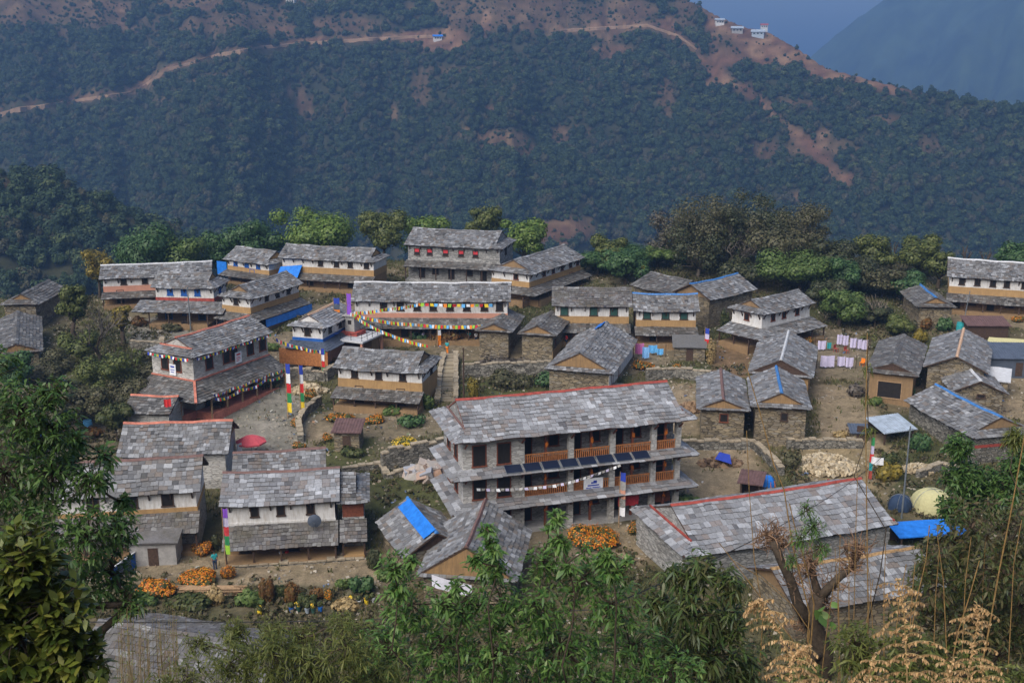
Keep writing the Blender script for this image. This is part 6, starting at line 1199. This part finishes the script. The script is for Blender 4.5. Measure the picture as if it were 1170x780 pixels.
# dry plumes close to the camera
def plume(label, pts, Y, seed, arm=.3, n=13, both=True):
    rnd = random.Random(seed); rng = np.random.default_rng(seed); P = [W(x, y, Y) for x, y in pts]; o = P[0].copy(); gz = float(H(o.x, Y)); r = thing('dry_plume', label, 'dry plant', (o.x, o.y, gz)); off = Vector((o.x, o.y, gz)); P = [p-off for p in P]
    Q = []
    for a, b in zip(P, P[1:]): Q += [a.lerp(b, i/8) for i in range(8)]
    Q.append(P[-1]); st = MB(); st.tube([Vector((Q[0].x, Q[0].y, -.1))]+Q, [.008]+[.007*(1-.75*i/len(Q))+.0015 for i in range(len(Q))], 5); B, Dd = [], []
    for i in range(n):
        f = .12+.86*i/n; j = f*(len(Q)-1); q = Q[int(j)].lerp(Q[min(int(j)+1, len(Q)-1)], j-int(j)); ax = (Q[min(int(j)+1, len(Q)-1)]-Q[max(0, int(j)-1)]).normalized()
        for sg in ((-1, 1) if both else (rnd.choice((-1, 1)),)):
            ln = arm*(1-.75*f)*rnd.uniform(.45, 1.25)+.03; h_ = Vector((sg*1.0, rnd.uniform(-.7, .7), 0)); pr = q.copy(); arc = [q]; d = (h_*.8+ax*.75).normalized()
            for s_ in range(9): d = (d+Vector((0,0,-.17))+h_*.03).normalized(); pr = pr+d*ln/9; arc.append(pr)
            st.tube(arc, [.003*(1-.06*z) for z in range(len(arc))], 3, cap=False)
            for a, b in zip(arc, arc[1:]):
                for z in range(max(2, int((b-a).length/.0045))): p = a.lerp(b, rnd.random()); B.append(list(p)); Dd.append([rnd.uniform(-.5,.5), rnd.uniform(-.5,.5), -1])
    for a, b in zip(Q[len(Q)//3:], Q[len(Q)//3+1:]):
        for z in range(10): B.append(list(a.lerp(b, rnd.random()))); Dd.append([rnd.uniform(-1,1), rnd.uniform(-1,1), rnd.uniform(-1,.6)])
    st.build('stem', M['straw'], r); B = np.array(B); link('seed_heads', leaf_mesh('seed_heads', B, np.array(Dd), .023*rng.uniform(.5, 1.5, len(B)), .5, 'plume', .1, rng), r)
plume('tall dry plume with arching arms, the middle one at the lower edge', [(1038,830),(1036,760),(1033,700),(1025,660)], 7, 1, .36, 15)
plume('dry plume with a nodding tip near the right edge', [(1098,830),(1108,760),(1117,715),(1116,688)], 7.4, 2, .32, 13)
plume('dry plume bending over in front of the pollarded trunk', [(935,850),(915,780),(890,720),(868,684),(858,690)], 6.8, 3, .26, 13)
plume('low dry plume in the lower edge beside the bent one', [(905,850),(900,790),(905,750),(925,735)], 6.5, 4, .28, 10)
plume('spreading dry plume low at the right', [(1070,850),(1075,800),(1090,750)], 6.4, 5, .34, 10)
plume('half hidden dry plume at the bottom between its neighbours', [(975,860),(985,800),(1000,745)], 6.6, 6, .32, 11)
plume('short dry plume leaning toward the dark thicket', [(1120,860),(1128,800),(1120,755)], 6.6, 7, .3, 9)
# ------------------------------------------------------------------ people
def person(label, p, rz, top, legs, pose='stand', hgt=1.62):
    me = bpy.data.meshes.new('person'); s_ = hgt/1.7
    st = {'hip': (0,0,.92), 'chest': (0,0,1.28), 'neck': (0,.01,1.46), 'head': (0,-.01,1.6), 'crown': (0,0,1.7), 'lk': (-.09,-.03,.5), 'lf': (-.1,.06 if pose == 'walk' else 0,.06), 'lt': (-.1,-.1,.03), 'rk': (.09,-.10 if pose == 'walk' else -.02,.5), 'rf': (.1,-.16 if pose == 'walk' else 0,.06), 'rt': (.1,-.3 if pose == 'walk' else -.12,.03), 'ls': (-.19,0,1.4), 'le': (-.24,.03,1.13), 'lh': (-.22,-.1,.9), 'rs': (.19,0,1.4), 're': (.25,.03,1.13), 'rh': (.22,-.12,.9), 'lp': (-.1,0,.88), 'rp': (.1,0,.88)}
    if pose == 'sit':
        dz = -.48; st = {k: (x, y, z+dz if k not in ('lk','rk','lf','rf','lt','rt') else z) for k, (x, y, z) in st.items()}
        for a, x in (('l', -.1), ('r', .1)): st[a+'k'] = (x*1.2,-.42,.5); st[a+'f'] = (x*1.2,-.4,.06); st[a+'t'] = (x*1.2,-.54,.03); st[a+'h'] = (x,-.32,.58)
    names = list(st); E = [('hip','chest'),('chest','neck'),('neck','head'),('head','crown'),('hip','lp'),('lp','lk'),('lk','lf'),('lf','lt'),('hip','rp'),('rp','rk'),('rk','rf'),('rf','rt'),('chest','ls'),('ls','le'),('le','lh'),('chest','rs'),('rs','re'),('re','rh')]
    RAD = {'hip': (.14,.11), 'chest': (.15,.11), 'neck': (.05,.05), 'head': (.085,.1), 'crown': (.06,.07), 'lp': (.095,.1), 'rp': (.095,.1), 'lk': (.06,.06), 'rk': (.06,.06), 'lf': (.042,.045), 'rf': (.042,.045), 'lt': (.035,.03), 'rt': (.035,.03), 'ls': (.065,.065), 'rs': (.065,.065), 'le': (.045,.045), 're': (.045,.045), 'lh': (.035,.03), 'rh': (.035,.03)}
    def skin(name, edges, mat, grow, parent):
        vs = sorted({a for e in edges for a in e}, key=names.index); m = bpy.data.meshes.new(name); m.from_pydata([tuple(c*s_ for c in st[v]) for v in vs], [(vs.index(a), vs.index(b)) for a, b in edges], [])
        o = bpy.data.objects.new(name, m); COL.objects.link(o); o.modifiers.new('skin', 'SKIN'); sub = o.modifiers.new('sub', 'SUBSURF'); sub.levels = sub.render_levels = 1
        for i, v in enumerate(vs): m.skin_vertices[0].data[i].radius = tuple(q*s_+grow for q in RAD[v])
        m.skin_vertices[0].data[0].use_root = True; m.materials.append(M[mat]); o['_'] = 0; del o['_']
        if parent: o.parent = parent
        return o
    b = skin('person', E, 'skin', 0, None); b.location = p; b.rotation_euler.z = R(rz); tag(b, label, 'person')
    skin('shirt', [e for e in E if set(e) <= {'hip','chest','ls','le','rs','re'}], top, .022, b); skin('trousers', [e for e in E if set(e) <= {'hip','lp','lk','lf','rp','rk','rf'}], legs, .018, b)
    hm = MB(); vs = []; cz = (st['head'][2]+.045)*s_; cy = st['head'][1]*s_+.015
    for j in range(5):
        for i in range(10): a = 2*math.pi*i/10; q = math.cos(j/4*math.pi/2*.98)*.105; vs.append((math.cos(a)*q, cy+math.sin(a)*q*1.1, cz+.02+math.sin(j/4*math.pi/2)*.11-(.07 if j == 0 and math.sin(a) > -.2 else 0)))
    hm.add(vs, [(j*10+i, j*10+(i+1) % 10, j*10+10+(i+1) % 10, j*10+10+i) for j in range(4) for i in range(10)]); hm.build('hair', M['hair'], b); return b
person('person in blue top and orange skirt at the top of the stone steps', gp(511, 404), 160, 'teal', 'f_orange', 'walk')
person('person in white shirt standing beside the narrow stone hut', gp(544, 393), 40, 'f_white', 'denim')
person('person in teal jacket next to the one in white shirt', gp(536, 392), -30, 'teal', 'dark')
person('person in pale clothes standing under the long house veranda', gp(519, 388), 10, 'cement', 'stone_grey')
person('person in dark jacket standing under the long house veranda', gp(513, 389), -20, 'denim', 'dark')
person('person in lilac shirt standing by the red dressed window of the lodge yard', gp(484, 392), 60, 'f_lilac', 'dark')
person('person in blue standing by the clay yard flags', gp(246, 651), 30, 'teal', 'denim')
person('person in red jacket beside the wall of the white sided stone hut', gp(647, 396), -60, 'f_red', 'denim')
# plastic chairs in the sheets yard
for lb, x, y in (('dark red chair below the upper clothesline', 955, 402), ('second dark red chair below the upper clothesline', 967, 404), ('orange chair beside the open barn', 985, 418)):
    p = gp(x, y); m_ = 'f_orange' if 'orange' in lb else 'red_paint'; r = thing('chair', lb, 'chair', p, R(random.uniform(-60, 60))); MB().box(-.24, .24, -.24, .24, .42, .46).build('seat', M[m_], r); MB().box(-.24, .24, .2, .25, .46, .9).build('backrest', M[m_], r)
    for sx in (-.2, .2):
        for sy in (-.2, .2): MB().box(sx-.025, sx+.025, sy-.025, sy+.025, -.05, .42).build('leg', M[m_], r)
for lb, x, y, c_, hh in (('tall blue barrel standing in the overgrown yard', 101, 492, 'f_lblue', 1.1), ('white bucket on the white house veranda', 321, 636, 'f_white', .4), ('red bucket beside the white bucket', 328, 635, 'f_red', .4), ('green water tank behind the peach ridged roof', 1097, 380, 'teal', 1.3)):
    p = gp(x, y); r = thing('barrel' if hh > .5 else 'bucket', lb, 'barrel' if hh > .5 else 'bucket', p); k = hh*.42; MB().tube([(0,0,-.05), (0,0,hh*.2), (0,0,hh*.8), (0,0,hh)], [k*.85, k, k, k*.9], 12).build('drum', M[c_], r); MB().tube([(0,0,hh+.002), (0,0,hh+.04)], [k*.95, k*.95], 12).build('rim', M[c_], r)
# far houses on the ridge and by the road
def far_house(lb, px, py, w_, h_, wm, rm, up=0):
    p = hp(px, py+up); r = thing('far_house', lb, 'house', p, R(random.uniform(-20, 20))); d = w_*.6
    MB().box(-w_/2, w_/2, -d/2, d/2, -4, h_).build('wall', M[wm], r); rf = MB(); o_ = .8
    rf.add([(-w_/2-o_,-d/2-o_,h_), (w_/2+o_,-d/2-o_,h_), (w_/2+o_,d/2+o_,h_), (-w_/2-o_,d/2+o_,h_), (-w_/2-o_,0,h_+d*.35), (w_/2+o_,0,h_+d*.35)], [(0,1,5,4), (2,3,4,5), (0,4,3), (1,2,5), (3,2,1,0)]); rf.build('roof', M[rm], r)
    for k in (-.3, 0, .3): MB().box(k*w_-.7, k*w_+.7, -d/2-.1, -d/2-.01, h_*.4, h_*.75).build('window', M['dark'], r)
far_house('white house standing out on the ridge spur', 873, 31, 9, 4.5, 'white', 'red_paint', 2); far_house('small pale house at the top end of the ridge spur', 822, 27, 7, 3.5, 'white', 'tin', 1); far_house('blue roofed shed on the ridge spur', 866, 41, 10, 3, 'tin', 'tin'); far_house('grey roofed house low on the ridge spur', 842, 37, 9, 3, 'cement', 'tin')
far_house('white house with blue roof beside the hillside road', 500, 46, 7, 3, 'white', 'blue_tarp'); far_house('tiny white house alone at the top of the slope', 333, 5, 8, 4, 'white', 'tin')
for o in COL.objects:
    if o.get('category') and o.name.split('.')[0].endswith('wall'): o['kind'] = 'thing'
